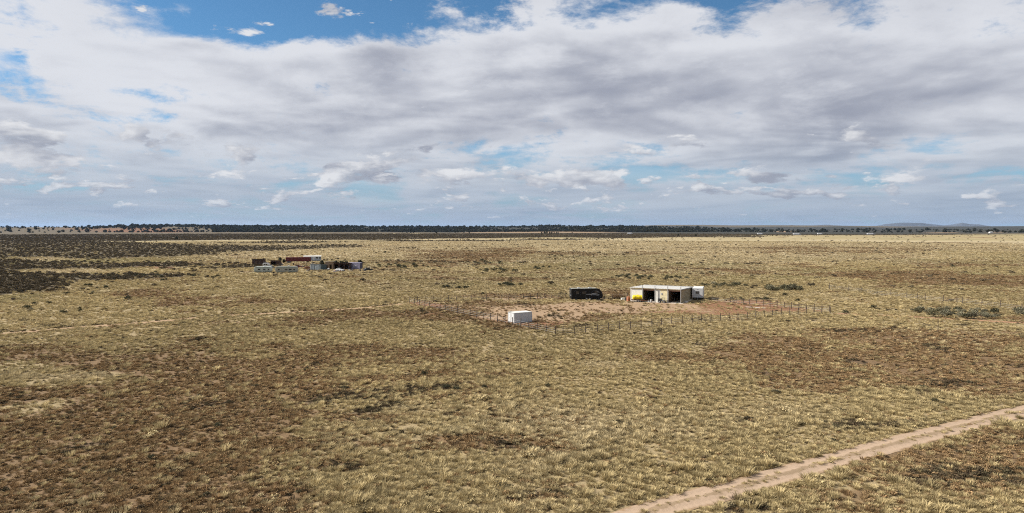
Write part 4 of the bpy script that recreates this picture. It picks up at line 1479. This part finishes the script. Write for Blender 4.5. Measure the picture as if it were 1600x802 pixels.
def shed(px, py, W, D, H, label, wall, roof, rot, openings=(), over=.25, fall=.35, ribs=False, side=None, name='shed', boards=0, fill=None):
    """lean-to shed: front along x, roof falling to the back; openings are (x0, x1, z1) in the front"""
    x, y = at(px, py)
    t = thing(name, label, 'shed', xy=(x, y), rot=rot)
    c, s = math.cos(rot), math.sin(rot)
    for a in np.linspace(.1, .9, max(2, int(W / 2))):
        BUILT.append((x + c * W * a - s * D / 2, y + s * W * a + c * D / 2, D / 2 + .6))
    cuts = sorted(openings)
    xs = 0.0
    z0 = 0.0
    for (a, b, z1) in cuts + [(W, W, 0)]:
        if a - xs > .05:
            (ribbed(xs, a, z0, H, 0, -1, .62, .14, .05) if ribs else MB().box(xs, a, 0, .06, z0, H)).build('front_wall', wall, t)
        if b > a:
            MB().box(a + .002, b - .002, 0.004, .056, z1, H).build('lintel', wall, t)
            if fill:
                d = MB().box(a + .03, b - .03, .03, .07, z0, z1 - .02).build('door', fill, t)
                MB().box(b - .2, b - .12, .0, .028, 1.0, 1.15).build('handle', M_['steel'], d)
        xs = b
    hb = H - fall
    MB().prism_x([(.065, 0), (D - .07, 0), (D - .07, hb), (.065, H)], -.002, .058).build('side_wall', wall, t)
    MB().prism_x([(.065, 0), (D - .07, 0), (D - .07, hb), (.065, H)], W - .058, W + .002).build('side_wall', side or wall, t)
    MB().box(0, W, D - .06, D, 0, hb).build('back_wall', wall, t)
    MB().prism_x([(-over, H + .012 + fall * over / D), (D + over, hb + .012 - fall * over / D), (D + over, hb + .10 - fall * over / D), (-over, H + .10 + fall * over / D)], -over, W + over).build('roof', roof, t)
    return t


shed(394, 414.5, 6.0, 4.0, 3.3, 'dark brown board shed with two openings at the left end of the homestead', M_['brownw'], M_['umber'], R(2), ((1.4, 2.5, 2.3), (3.4, 4.5, 2.3)), fill=M_['umber'])
shed(422.5, 415.5, 4.6, 3.4, 2.9, 'small rust brown shed with tan roof behind the two camper trailers', M_['brownw'], M_['tan'], R(-5), ((.4, 3.2, 2.2),), fall=.9)
shed(485, 422.8, 5.6, 5.0, 2.9, 'grey blue corrugated shed with shaded right side wall', M_['bluegrey'], M_['steel'], R(-18), ((2.0, 2.9, 2.0),), ribs=True, side=M_['teal'], fill=M_['bluegrey'])  # shade of the right wall is painted by its darker sheet
shed(508.5, 421.8, 3.6, 3.0, 3.75, 'tall narrow brown shed under a white overhanging roof', M_['tan'], M_['white'], R(-4), ((.25, 1.1, 2.1), (2.0, 3.1, 2.4)), over=.6, fall=.25)
shed(520.5, 421.5, 8.2, 4.5, 3.1, 'long dark brown open shed beside the purple container', M_['brownw'], M_['umber'], R(-3), ((.4, 2.6, 2.4), (3.2, 5.2, 2.4), (5.7, 7.8, 2.4)), fall=.4)


def long_box(px, py, L, W, H, label, m_, end_m, rot, name, cat, legs=False, mark=False):
    x, y = at(px, py)
    t = thing(name, label, cat, xy=(x, y), rot=rot)
    c, s = math.cos(rot), math.sin(rot)
    for a in np.linspace(.1, .9, max(2, int(L / 2))):
        BUILT.append((x + c * L * a - s * W / 2, y + s * L * a + c * W / 2, W / 2 + .7))
    z0 = 1.05 if legs else .0
    ribbed(.1, L - .1, z0 + .12, H - .1, .06, -1, .3, .04, .03).build('side_wall', m_, t)
    ribbed(.1, L - .1, z0 + .12, H - .1, W - .06, 1, .3, .04, .03).build('side_wall', m_, t)
    MB().box(L - .07, L - .02, .1, W - .1, z0 + .12, H - .1).build('end_wall', end_m, t)
    for (a, b) in ((.1, W / 2 - .01), (W / 2 + .01, W - .1)):
        d = MB().box(.02, .07, a, b, z0 + .13, H - .11).build('door', m_, t)
        MB().tube((-.0, (a + b) / 2, z0 + .15), (-.0, (a + b) / 2, H - .14), .018, n=6).build('lock_bar', M_['steel'], d)
    for (a, b) in ((0, 0), (L - .1, 0), (0, W - .1), (L - .1, W - .1)):
        MB().box(a, a + .1, b, b + .1, z0, H).build('corner_post', m_ if a == 0 else end_m, t)
    for yy in (0.005, W - .095):
        MB().box(.102, L - .102, yy, yy + .09, z0, z0 + .115).build('base_rail', m_, t)
        MB().box(.102, L - .102, yy, yy + .09, H - .095, H - .005).build('top_rail', m_, t)
    MB().box(.03, L - .03, .1, W - .1, H - .03, H + .02).build('roof', m_, t)
    if legs:
        MB().box(.3, L - .3, .6, W - .6, z0 - .25, z0 - .004).build('chassis', M_['blackm'], t)
        for xx in (1.2, 2.3):
            wheel(t, xx, .25, .5, .35); wheel(t, xx, W - .25, .5, .35)
        for yy in (.5, W - .5):
            MB().tube((L - 2.6, yy, 0), (L - 2.6, yy, z0 - .2), .07).build('landing_leg', M_['steel'], t)
    if mark:
        MB().box(L * .42, L * .55, -.05, -.005, H * .42, H * .60).box(L * .57, L * .70, -.05, -.005, H * .42, H * .58).build('painted_mark', M_['white'], t)
    return t


long_box(446.5, 411.3, 14.0, 2.5, 3.25, 'long dark red trailer box behind the camper trailers', M_['red'], M_['teal'], R(10), 'semi_trailer', 'trailer', legs=True)
long_box(544, 421, 6.4, 2.7, 3.1, 'purple grey container with a white mark at the right of the homestead', M_['purple'], M_['purple_shade'], R(-14), 'storage_container', 'container', mark=True)


def mobile_home():
    x, y = at(470, 409.0)
    t = thing('mobile_home', 'pale blue mobile home with white roof behind the dark red trailer', 'mobile home', xy=(x, y + 6), rot=R(12))
    L, W, H = 10.0, 4.2, 2.75
    MB().box(0, L, 0, W, .5, H).build('wall', M_['paleblue'], t)
    MB().prism_x([(-.25, H + .004), (W + .25, H + .004), (W / 2, H + .45)], -.3, L + .3).build('roof', M_['roofw'], t)
    for (a, b) in ((.8, 2.0), (3.2, 4.4), (7.2, 8.4), (9.0, 9.9)):
        w = MB().box(a, b, -.04, -.001, 1.4, 2.3).build('window', M_['glass'], t)
        MB().box(a - .06, b + .06, -.05, -.001, 1.32, 1.395).build('sill', M_['white'], w)
    d = MB().box(5.4, 6.3, -.04, -.001, .55, 2.5).build('door', M_['white'], t)
    MB().box(6.12, 6.2, -.07, -.041, 1.45, 1.6).build('handle', M_['steel'], d)
    MB().box(L + .001, L + .04, 1.2, 3.0, 1.4, 2.3).build('window', M_['glass'], t)
    MB().box(.2, L - .2, .2, W - .2, 0, .495).build('skirting', M_['grey'], t)
    BUILT.append((x + 5, y + 8, 5))


mobile_home()


def scrap_heap(px, py, seed, w, h, label, mats):
    rs = random.Random(seed)
    t = thing('scrap_heap', label, 'scrap', px, py, clear=w * .6)
    for i in range(16):
        a = rs.uniform(0, 6.28); d = w / 2 * math.sqrt(rs.random())
        cx, cy_ = d * math.cos(a), d * math.sin(a) * .7
        top = h * (1 - .7 * d / (w / 2)) * rs.uniform(.5, 1.0)
        s = rs.uniform(.25, .7)
        mb = MB()
        kind = rs.randrange(3)
        if kind == 0:
            mb.box(-s, s, -s * .6, s * .6, -.03, .03)
        elif kind == 1:
            mb.tube((-s, 0, 0), (s, 0, .1), .10, n=8)
        else:
            mb.box(-s * .6, s * .6, -s * .4, s * .4, -s * .4, s * .4, .04)
        o = mb.build(('sheet', 'pipe', 'block')[kind], rs.choice(mats), t)
        o.location = (cx, cy_, max(.15, top * .6)); o.rotation_euler = (rs.uniform(-.7, .7), rs.uniform(-.7, .7), rs.uniform(0, 6))
    MB().lathe([(w * .5, 0), (w * .42, h * .22), (w * .25, h * .42), (w * .08, h * .5)], (0, 0, -.05), 'z', 11).build('mound', M_['scrapd'], t)


scrap_heap(471, 417.5, 1, 3.6, 1.5, 'dark scrap heap right of the taupe camper trailer', [M_['scrapd'], M_['rust'], M_['steel'], M_['blackm']])
scrap_heap(483, 423.4, 2, 3.0, 1.2, 'rusty scrap heap at the foot of the grey corrugated shed', [M_['scrapd'], M_['rust'], M_['umber']])
scrap_heap(526.5, 425, 3, 3.8, 1.6, 'scrap heap with white sheets in front of the dark brown shed', [M_['scrapd'], M_['white'], M_['rust'], M_['white']])
scrap_heap(439, 414, 4, 3.4, 1.6, 'brown scrap heap between the rust brown shed and the red trailer', [M_['rust'], M_['umber'], M_['tan'], M_['scrapd']])
scrap_heap(549, 423.3, 5, 2.4, .8, 'low dark scrap heap before the purple container', [M_['scrapd'], M_['blackm'], M_['steel']])
o = thing('water_tank', 'small white round tank at the door of the white roofed shed', 'tank', 513.5, 423.0, clear=.6)
MB().lathe([(.45, 0), (.52, .08), (.54, .5), (.5, .85), (.3, 1.02), (.14, 1.06)], (0, 0, 0), 'z', 16).build('body', M_['white'], o, True)
MB().lathe([(.15, 0), (.15, .07)], (0, 0, 1.065), 'z', 10).build('lid', M_['blackm'], o)



def tyre_stack(px, py, n, label):
    t = thing('tyre_stack', label, 'tyres', px, py, clear=.6)
    for i in range(n):
        r = .36
        o = MB().lathe([(r * .55, 0), (r * .9, .0), (r, .05), (r, .17), (r * .9, .22), (r * .55, .22)], (random.uniform(-.04, .04), random.uniform(-.04, .04), i * .222), 'z', 16).build('tyre', M_['tyre'], t, True)


def pallet_stack(px, py, n, label, rot):
    t = thing('pallet_stack', label, 'pallets', px, py, rot, clear=.9)
    for i in range(n):
        z = i * .16
        for k in range(5):
            MB().box(-.6, .6, -.5 + k * .21, -.5 + k * .21 + .14, z + .115, z + .14).build('slat', M_['umber'], t)
        for xx in (-.6, -.05, .5):
            MB().box(xx, xx + .1, -.5, .48, z, z + .113).build('bearer', M_['umber'], t)


tyre_stack(458.5, 414.5, 5, 'stack of old tyres behind the taupe camper trailer')
tyre_stack(563, 424.2, 4, 'stack of old tyres before the right end of the purple container')
pallet_stack(478.5, 416.5, 7, 'stack of grey brown pallets left of the grey corrugated shed', .3)
pallet_stack(537, 424.4, 5, 'stack of pallets before the long dark brown shed', -.2)
scrap_heap(463, 418.5, 6, 3.0, 1.5, 'rust brown scrap heap close behind the taupe camper trailer', [M_['rust'], M_['umber'], M_['scrapd']])
scrap_heap(427, 419.5, 7, 2.6, 1.9, 'dark scrap heap in the gap between the two camper trailers', [M_['scrapd'], M_['blackm'], M_['teal']])
scrap_heap(488, 414.0, 8, 3.4, 1.7, 'brown scrap heap behind the grey corrugated shed', [M_['umber'], M_['rust'], M_['tan']])
scrap_heap(414, 411.5, 9, 3.0, 1.5, 'low brown scrap heap right of the dark brown board shed', [M_['umber'], M_['scrapd'], M_['rust']])
scrap_heap(574, 419.0, 10, 3.2, 1.3, 'dark scrap heap behind the dark car', [M_['scrapd'], M_['umber'], M_['steel']])

# ------------------------------------------------------------------ far road with lorries, masts, mountains
def highway():
    a, b = at(900, 365.9), at(1750, 366.9)
    pts = smooth_line([a, ((a[0] + b[0]) / 2, (a[1] + b[1]) / 2), b], 30)
    pts = np.array(pts)
    tg = np.gradient(pts, axis=0); tg /= np.linalg.norm(tg, axis=1)[:, None]
    nr = np.stack([-tg[:, 1], tg[:, 0]], -1)
    V = np.stack([np.column_stack([pts + nr * o_, zh(pts[:, 0], pts[:, 1]) + .45]) for o_ in (-4.5, 4.5)], 1)
    me = grid_mesh('highway', V, 2, len(pts))
    if me.polygons[0].normal.z < 0: me.flip_normals()
    me.materials.append(mat('asphalt', (0.06, 0.06, 0.062), 0.85, 0.15, 0.05))
    tag(link(bpy.data.objects.new('highway', me)), kind='structure')
    return math.atan2(b[1] - a[1], b[0] - a[0])


H_ROT = highway()


def lorry(px, py, label, L=13.0, cab=True):
    x, y = at(px, py)
    t = thing('lorry', label, 'lorry', xy=(x, y), rot=H_ROT, group='white lorries on the far road', dz=.5)
    t.scale = (1.2, 1.2, 1.25)
    MB().box(-L / 2, L / 2, -1.3, 1.3, 1.2, 4.1, .06).build('cargo_box', mat('bright_white_paint', (0.80, 0.80, 0.80), 0.4, 0.03), t)
    MB().box(-L / 2 + .3, L / 2 + 2.2, -.6, .6, .8, 1.19).build('chassis', M_['blackm'], t)
    for xx in (-L / 2 + 1.2, -L / 2 + 2.4, L / 2 - .4, L / 2 + 2.6):
        wheel(t, xx, -1.1, .52, .35); wheel(t, xx, 1.1, .52, .35)
    if cab:
        c = MB().prism([(L / 2 + .5, .9), (L / 2 + 3.6, .9), (L / 2 + 3.6, 1.9), (L / 2 + 2.6, 2.2), (L / 2 + 2.3, 3.5), (L / 2 + .5, 3.7)], -1.2, 1.2).build('cab', M_['white'], t)
        MB().box(L / 2 + 1.2, L / 2 + 2.0, -1.23, -1.203, 2.2, 3.0).build('side_window', M_['glass'], c)


lorry(983.5, 366.2, 'white lorry on the far road, leftmost of the row', 11)
lorry(1187, 366.4, 'white lorry on the far road, second from the left')
lorry(1244, 367.2, 'white lorry on the far road, longest of the close pair', 15)
lorry(1280.5, 366.5, 'white lorry on the far road, right of the close pair', 10)
lorry(1359.5, 367.0, 'white lorry on the far road, rightmost of the row', 15)


def far_house(px, py, label):
    t = thing('house', label, 'house', px, py, rot=.2, dz=.2)
    MB().box(-7, 7, -4, 4, 0, 3.6).build('wall', M_['white'], t)
    MB().prism_x([(-4.6, 3.604), (4.6, 3.604), (0, 6.0)], -7.4, 7.4).build('roof', M_['roofw'], t)
    MB().box(-3, -1.4, -4.05, -4.001, 1.2, 2.6).build('window', M_['glass'], t)
    MB().box(2.5, 4.1, -4.05, -4.001, 1.2, 2.6).build('window', M_['glass'], t)
    MB().box(.2, 1.4, -4.05, -4.001, 0, 2.3).build('door', M_['brownw'], t)


far_house(1548, 364.6, 'tiny white house on the dark plain at the far right')


def mast(px, py, h, label):
    x, y = at(px, py)
    t = thing('power_mast', label, 'mast', xy=(x, y), group='power masts on the horizon')
    b = 1.1
    for (sx, sy) in ((-1, -1), (1, -1), (1, 1), (-1, 1)):
        MB().tube((sx * b, sy * b, 0), (sx * .3, sy * .3, h), .22, .16, 5).build('leg', M_['steel'], t)
    for z in (h * .8, h * .92):
        MB().box(-3.2, 3.2, -.2, .2, z, z + .35).build('crossarm', M_['steel'], t)


for (px, h, lb) in ((482, 26, 'thin power mast on the horizon above the red trailer'), (522, 27, 'thin power mast on the horizon, second from the left'), (585, 26, 'thin power mast on the horizon above the dark car'),
                    (625, 36, 'tall power mast on the horizon left of the picture middle'), (705, 34, 'tall power mast on the horizon left of the pale strip'), (751, 26, 'thin power mast on the horizon above the pale strip')):
    mast(px, 361.8, h, lb)
mast(1098, 361.0, 62, 'tallest power mast, alone on the horizon right of the middle')


def mountain(pts, name):
    """far range: silhouette given in pixels, built as a real ridge 26 km away"""
    D0 = 26000.0
    xs = np.arange(pts[0][0], pts[-1][0] + .1, 1.5)
    top = np.interp(xs, *zip(*pts))
    top = top + 0.35 * fbm(xs, xs * 0, 9.0, 97, 3)
    rows = []
    for k, q in ((-1.0, 0.0), (-.66, .25), (-.4, .55), (-.15, .85), (0, 1), (.3, .7), (1, 0)):
        d = D0 + k * 1500
        px_ = xs + 2.0 * fbm(xs, xs * 0 + k * 30, 20.0, 98, 3) * (1 - q)
        h = 20 + (HORIZ - top) / FPX * D0
        hh = np.maximum(h, 0) * q * (1 + .12 * (1 - q) * fbm(xs, xs * 0 + k * 10, 12.0, 99, 3)) - (5 if q == 0 else 0)
        rows.append(np.column_stack([(px_ - 800) / FPX * d, np.full(len(xs), d), hh]))
    V = np.stack(rows, 0)
    me = grid_mesh(name, V, len(xs), len(rows))
    if me.polygons[len(me.polygons) // 3].normal.z < 0: me.flip_normals()
    me.materials.append(mat('mountain_rock', (0.050, 0.055, 0.065), 0.95, 0.25, 0.0015))
    tag(link(bpy.data.objects.new(name, me)), kind='structure')


mountain([(1330, 357.5), (1368, 353.2), (1385, 350.2), (1402, 348.2), (1440, 348.4), (1462, 351.2), (1474, 352.6), (1490, 350.6), (1502, 348.0), (1512, 350.0), (1530, 350.8), (1545, 353.4), (1580, 356)], 'mountain')
mountain([(1150, 357), (1220, 353.0), (1236, 351.8), (1250, 352.8), (1290, 351.5), (1312, 352.6), (1330, 353.4), (1380, 357)], 'mountain')

# ------------------------------------------------------------------ shrubs and trees
m_leaf = mat_leaf('shrub_leaves', (0.098, 0.090, 0.055))
m_leafd = mat_leaf('dark_shrub_leaves', (0.055, 0.055, 0.036))
m_leafg = mat_leaf('grey_shrub_leaves', (0.150, 0.138, 0.096))
m_leafb = mat_leaf('brown_shrub_leaves', (0.155, 0.100, 0.058))
m_jun = mat_leaf('juniper_leaves', (0.042, 0.043, 0.030))


def stems(seed, n, rad, h):
    rs = random.Random(seed)
    mb = MB()
    for i in range(n):
        a = rs.uniform(0, 6.28)
        mb.tube((0.06 * math.cos(a), .06 * math.sin(a), -.05), (rad * .7 * math.cos(a), rad * .7 * math.sin(a), h * rs.uniform(.5, .85)), .03, .012, 5, cap=False)
    return mb


SHRUB_ME = {}
for nm, m_ in (('olive', m_leaf), ('dark', m_leafd), ('grey', m_leafg), ('brown', m_leafb)):
    SHRUB_ME[nm] = [leaf_mesh('foliage', brush_clump(200 + i + 10 * len(SHRUB_ME), 230, 0.85, 1.0, 0.10), [m_]) for i in range(3)]
_st = MB()
STEM_ME = []
for i in range(2):
    o = stems(300 + i, 6, .8, 1.0).build('stem', M_['stem'])
    STEM_ME.append(o.data)
    bpy.data.objects.remove(o)


def shrub(px, py, s, h, tone, label, group=None, name='shrub'):
    x, y = at(px, py)
    t = link(bpy.data.objects.new(name, None))
    t.location = (x, y, z_at(x, y) - .02)
    t.scale = (s, s, h)
    t.rotation_euler = (0, 0, random.uniform(0, 6.28))
    tag(t, label, 'shrub', group)
    link(bpy.data.objects.new('foliage', random.choice(SHRUB_ME[tone])), t)
    link(bpy.data.objects.new('stem', random.choice(STEM_ME)), t)


ORD = ('first second third fourth fifth sixth seventh eighth ninth tenth eleventh twelfth thirteenth fourteenth fifteenth sixteenth '
       'seventeenth eighteenth nineteenth twentieth twenty-first twenty-second').split()


def clump(n, cx, cy_, rx, ry, tone, size, label, group, seed):
    rs = random.Random(seed)
    spots = []
    for i in range(n):
        a = rs.uniform(0, 6.28); d = math.sqrt(rs.random())
        s = size * rs.uniform(.6, 1.35)
        tn = tone if rs.random() < .75 else rs.choice(('olive', 'dark', 'grey'))
        spots.append((cx + rx * d * math.cos(a), cy_ + ry * d * math.sin(a), s, s * rs.uniform(.8, 1.2), tn))
    spots.sort()
    for i, p in enumerate(spots):
        shrub(*p, f'{label}, {ORD[i]} from the left' if n <= len(ORD) else label, group)


clump(26, 1228, 453, 33, 2.6, 'olive', 1.35, 'olive shrub in the dense thicket right of the workshop, beyond the fence', 'thicket right of the workshop', 1)
clump(20, 1132, 447.5, 34, 3.0, 'olive', 1.15, 'olive shrub in the thicket behind the box trailer', 'thicket behind the box trailer', 2)
clump(34, 1010, 434.5, 68, 3.0, 'olive', 1.1, 'low shrub in the dark band on the grass beyond the workshop roof', 'shrub band beyond the workshop', 3)
clump(40, 1530, 491, 92, 7.5, 'grey', 1.15, 'grey green shrub in the broad thicket at the right edge', 'thicket at the right edge', 4)
clump(10, 1465, 487, 40, 2.5, 'olive', 1.1, 'olive shrub at the tip of the right thicket', 'tip of the right thicket', 5)
clump(13, 806, 447.3, 42, 1.6, 'dark', 1.0, 'dark shrub in the row left of the black trailer', 'shrub row beyond the back fence', 6)
clump(10, 722, 451.0, 30, 1.3, 'dark', .9, 'dark shrub in the short row beyond the back fence', 'short shrub row beyond the back fence', 7)
clump(18, 780, 424, 34, 3.2, 'olive', 1.3, 'olive shrub in the loose patch left of the workshop', 'loose patch midway', 8)
clump(12, 764, 411.5, 28, 3, 'dark', 1.5, 'dark shrub in the farther patch right of the homestead', 'patch right of the homestead', 9)
clump(22, 632, 416.5, 42, 4.0, 'dark', 1.35, 'dark shrub scattered just right of the homestead', 'shrubs just right of the homestead', 10)
clump(12, 880, 420, 60, 4, 'dark', 1.2, 'dark shrub scattered above the black trailer', 'shrubs above the black trailer', 11)
clump(8, 968, 466.5, 11, 1.6, 'brown', 1.15, 'brown shrub between the black trailer and the workshop', 'shrubs left of the workshop', 12)
clump(16, 105, 470, 95, 26, 'dark', 1.0, 'dark shrub dotted on straw grass above the left track', 'shrubs above the left track', 13)
clump(20, 260, 432, 110, 9, 'dark', 1.2, 'dark shrub dotted along the edge of the left scrub', 'shrubs at the edge of the left scrub', 14)
clump(9, 1190, 470, 60, 10, 'dark', .8, 'dark shrub dotted beyond the right fence of the yard', 'shrubs beyond the right fence', 15)
for (px, py, s, h, tn, lb) in (
    (663, 589, .62, .95, 'dark', 'small upright dark shrub alone in the brown middle ground'),
    (696, 609, .85, .62, 'dark', 'dark shrub, left one of the low pair in the middle ground'),
    (713, 611, .72, .55, 'dark', 'dark shrub, right one of the low pair in the middle ground'),
    (757, 607.5, .5, .45, 'dark', 'small dark shrub right of the low pair'),
    (811, 604, .55, .55, 'dark', 'small dark shrub in straw grass near the picture middle'),
    (856, 606, .5, .5, 'dark', 'small dark shrub below the pale grass patch'),
    (1026, 612, .62, .55, 'brown', 'reddish brown shrub in the grass below the yard'),
    (1016, 624, .62, .45, 'brown', 'low reddish brown tuft shrub just below another'),
    (755, 521.5, 1.15, .62, 'brown', 'grey brown mounded shrub below the white container'),
    (685, 492, 1.5, .45, 'brown', 'flat brown shrub by the left fence of the yard'),
    (602, 396.5, 1.7, 2.4, 'dark', 'tall dark bush alone on straw grass beyond the homestead'),
    (1321, 490.5, .95, 1.0, 'dark', 'round dark shrub at the right corner of the yard'),
    (1365, 481.5, .95, 1.0, 'dark', 'round dark shrub between the yard corner and the right thicket'),
    (1489, 418, 1.6, 1.2, 'dark', 'lone dark shrub on the straw plain at the upper right'),
    (500.5, 426, .8, 1.0, 'brown', 'small brown shrub before the grey corrugated shed'),
    (1210, 615, .7, .5, 'grey', 'low grey green shrub right of the middle in straw grass'),
    (1445, 607, .8, .5, 'olive', 'olive shrub on the grass above the dirt road'),
    (1462, 629, .7, .5, 'olive', 'olive shrub close above the dirt road'),
    (340, 667, .6, .45, 'dark', 'dark tuft shrub in the brown lower left'),
    (236, 717, .55, .4, 'dark', 'dark low shrub at the lower left'),
    (755, 460.8, .75, .9, 'dark', 'single dark shrub just beyond the back fence'),
    (836, 468.8, .55, .65, 'dark', 'single dark shrub inside the back fence of the yard'),
    (900, 486, .8, .4, 'brown', 'flat brown shrub on the bare soil of the yard, left one'),
    (932, 487.5, 1.1, .4, 'brown', 'flat brown shrub on the bare soil of the yard, right one'),
    (1075, 492, 1.2, .35, 'brown', 'flat brown shrub on red soil before the shaded end wall'),
):
    shrub(px, py, s, h, tn, lb)


def juniper_mesh(seed):
    rs = np.random.default_rng(seed)
    tris = []
    for i in range(150):
        d = rs.normal(size=3); d /= np.linalg.norm(d)
        q = rs.uniform(.6, 1.0)
        rad = 1.0 * (1 - .35 * max(d[2], 0)) * (0.9 + .25 * math.sin(3 * math.atan2(d[1], d[0]) + seed))
        c = np.array([d[0] * rad * q, d[1] * rad * q, 1.15 + d[2] * 1.0 * q])
        u = rs.normal(size=3); u /= np.linalg.norm(u)
        v = np.cross(u, rs.normal(size=3)); v /= np.linalg.norm(v)
        s = .30 * rs.uniform(.6, 1.3)
        tris += [c - u * s - v * s * .5, c + u * s - v * s * .4, c + v * s]
    return leaf_mesh('crown', tris, [m_jun])


JUN = [juniper_mesh(400 + i) for i in range(3)]
TR = MB()
TR.tube((0, 0, -.1), (.05, 0, .6), .16, .11, 7).tube((.05, 0, .55), (.45, .2, 1.2), .08, .03, 5).tube((.05, 0, .55), (-.4, .15, 1.3), .08, .03, 5).tube((.05, 0, .58), (.0, -.3, 1.5), .07, .03, 5)
o = TR.build('trunk', M_['stem']); TRUNK = o.data; bpy.data.objects.remove(o)


def tree(px, py, s, label, group=None):
    x, y = at(px, py)
    t = link(bpy.data.objects.new('juniper_tree', None))
    t.location = (x, y, z_at(x, y))
    t.scale = (s * random.uniform(.95, 1.3), s, s * random.uniform(.85, 1.15)); t.rotation_euler = (0, 0, random.uniform(0, 6))
    tag(t, label, 'tree', group)
    link(bpy.data.objects.new('crown', random.choice(JUN)), t)
    link(bpy.data.objects.new('trunk', TRUNK), t)


rs_ = random.Random(5)
for i_, px in enumerate((846.5, 851, 854.5, 859, 862, 866, 869.5, 872)):
    tree(px, 365.4 + rs_.uniform(-.3, .3), rs_.uniform(2.6, 3.8), f'dark juniper in the tight row on the pale horizon strip, {ORD[i_]} from the left', 'tight juniper row on the pale strip')
for i_, px in enumerate((624, 629, 636, 642, 646, 661, 672, 682, 703, 711, 715, 725, 733)):
    tree(px, 363.8 + rs_.uniform(-1.0, 1.2), rs_.uniform(2.4, 4.2), f'dark juniper scattered below the wooded ridge, {ORD[i_]} from the left', 'junipers below the wooded ridge')
for (px, py, sc, lb) in ((437.5, 409.5, 1.15, 'small dark juniper between the rust brown shed and the red trailer'), (443.5, 411, .95, 'small dark juniper at the left end of the red trailer'),
                         (534, 416.5, 1.5, 'dark juniper showing over the long dark brown shed'), (541, 416.5, 1.45, 'dark juniper showing over the gap beside the purple container'),
                         (525, 416.5, 1.4, 'dark juniper showing over the left part of the long brown shed'), (503, 415, 1.3, 'dark juniper showing behind the grey corrugated shed'), (562, 415, 1.35, 'dark juniper showing behind the purple container')):
    tree(px, py, sc, lb)
for (px, py, lb) in ((894, 365.2, 'single dark juniper at the right end of the pale strip'), (1060, 369.0, 'single dark juniper on the plain left of the lorries'), (1087, 369.4, 'single dark juniper on the plain, right one of the two left of the lorries'), (276, 374.5, 'single dark juniper on the left scrub plain')):
    tree(px, py, 2.8, lb)


def forest():
    n = 17000
    r = rng.uniform(3700, 5500, n)
    cu = rng.uniform(-60, 1700, n)
    wgt = np.interp(cu, [-60, 0, 130, 240, 700, 760, 1000, 1060, 1110, 1250, 1700], [.12, .14, .22, 1, 1, .9, 1, .75, .35, .10, .05])
    y = r * np.cos(np.arctan((cu - 800) / FPX)); x = y * (cu - 800) / FPX
    keep = (rng.uniform(size=n) < wgt) & (fbm(x, y, 300.0, 111, 3) > -.45)
    keep &= ~((cu < 330) & (r < 4600) & (rng.uniform(size=n) < .8))
    s = np.exp(rng.normal(1.32, 0.38, n)).clip(1.6, 8.5) * (1 + 0.35 * fbm(x, y, 500.0, 113, 3))
    P = np.column_stack([x, y, zh(x, y) - .4])[keep]
    rot = np.column_stack([np.zeros(n), np.zeros(n), rng.uniform(0, 6.28, n)])
    c = bpy.data.collections.new('juniper_source')
    for i in range(3):
        c.objects.link(bpy.data.objects.new(f'juniper_{i}', JUN[i]))
    scatter('juniper_wood', P, rng.integers(0, 3, n)[keep], np.column_stack([s * 1.3, s * 1.3, s * .9])[keep], rot[keep], np.ones((n, 3))[keep], c,
            'dark juniper wood lining the low ridge on the horizon', 'wood')


forest()


def haze():
    S, zt, zb = 48000, 300.0, -4.0
    me = MB().box(-S, S, -S, S, zb, zt)
    m = bpy.data.materials.new('haze_air')
    m.use_nodes = True
    t = m.node_tree
    t.nodes.clear()
    out = t.nodes.new('ShaderNodeOutputMaterial')
    v = t.nodes.new('ShaderNodeVolumePrincipled')
    v.inputs['Color'].default_value = (0.36, 0.55, 0.88, 1)
    v.inputs['Density'].default_value = 0.85e-5
    v.inputs['Anisotropy'].default_value = 0.2
    t.links.new(v.outputs[0], out.inputs['Volume'])
    o = me.build('haze', m)
    tag(o, kind='stuff')


USE_HAZE = True
if USE_HAZE:
    haze()


build_grass()
build_scrub()
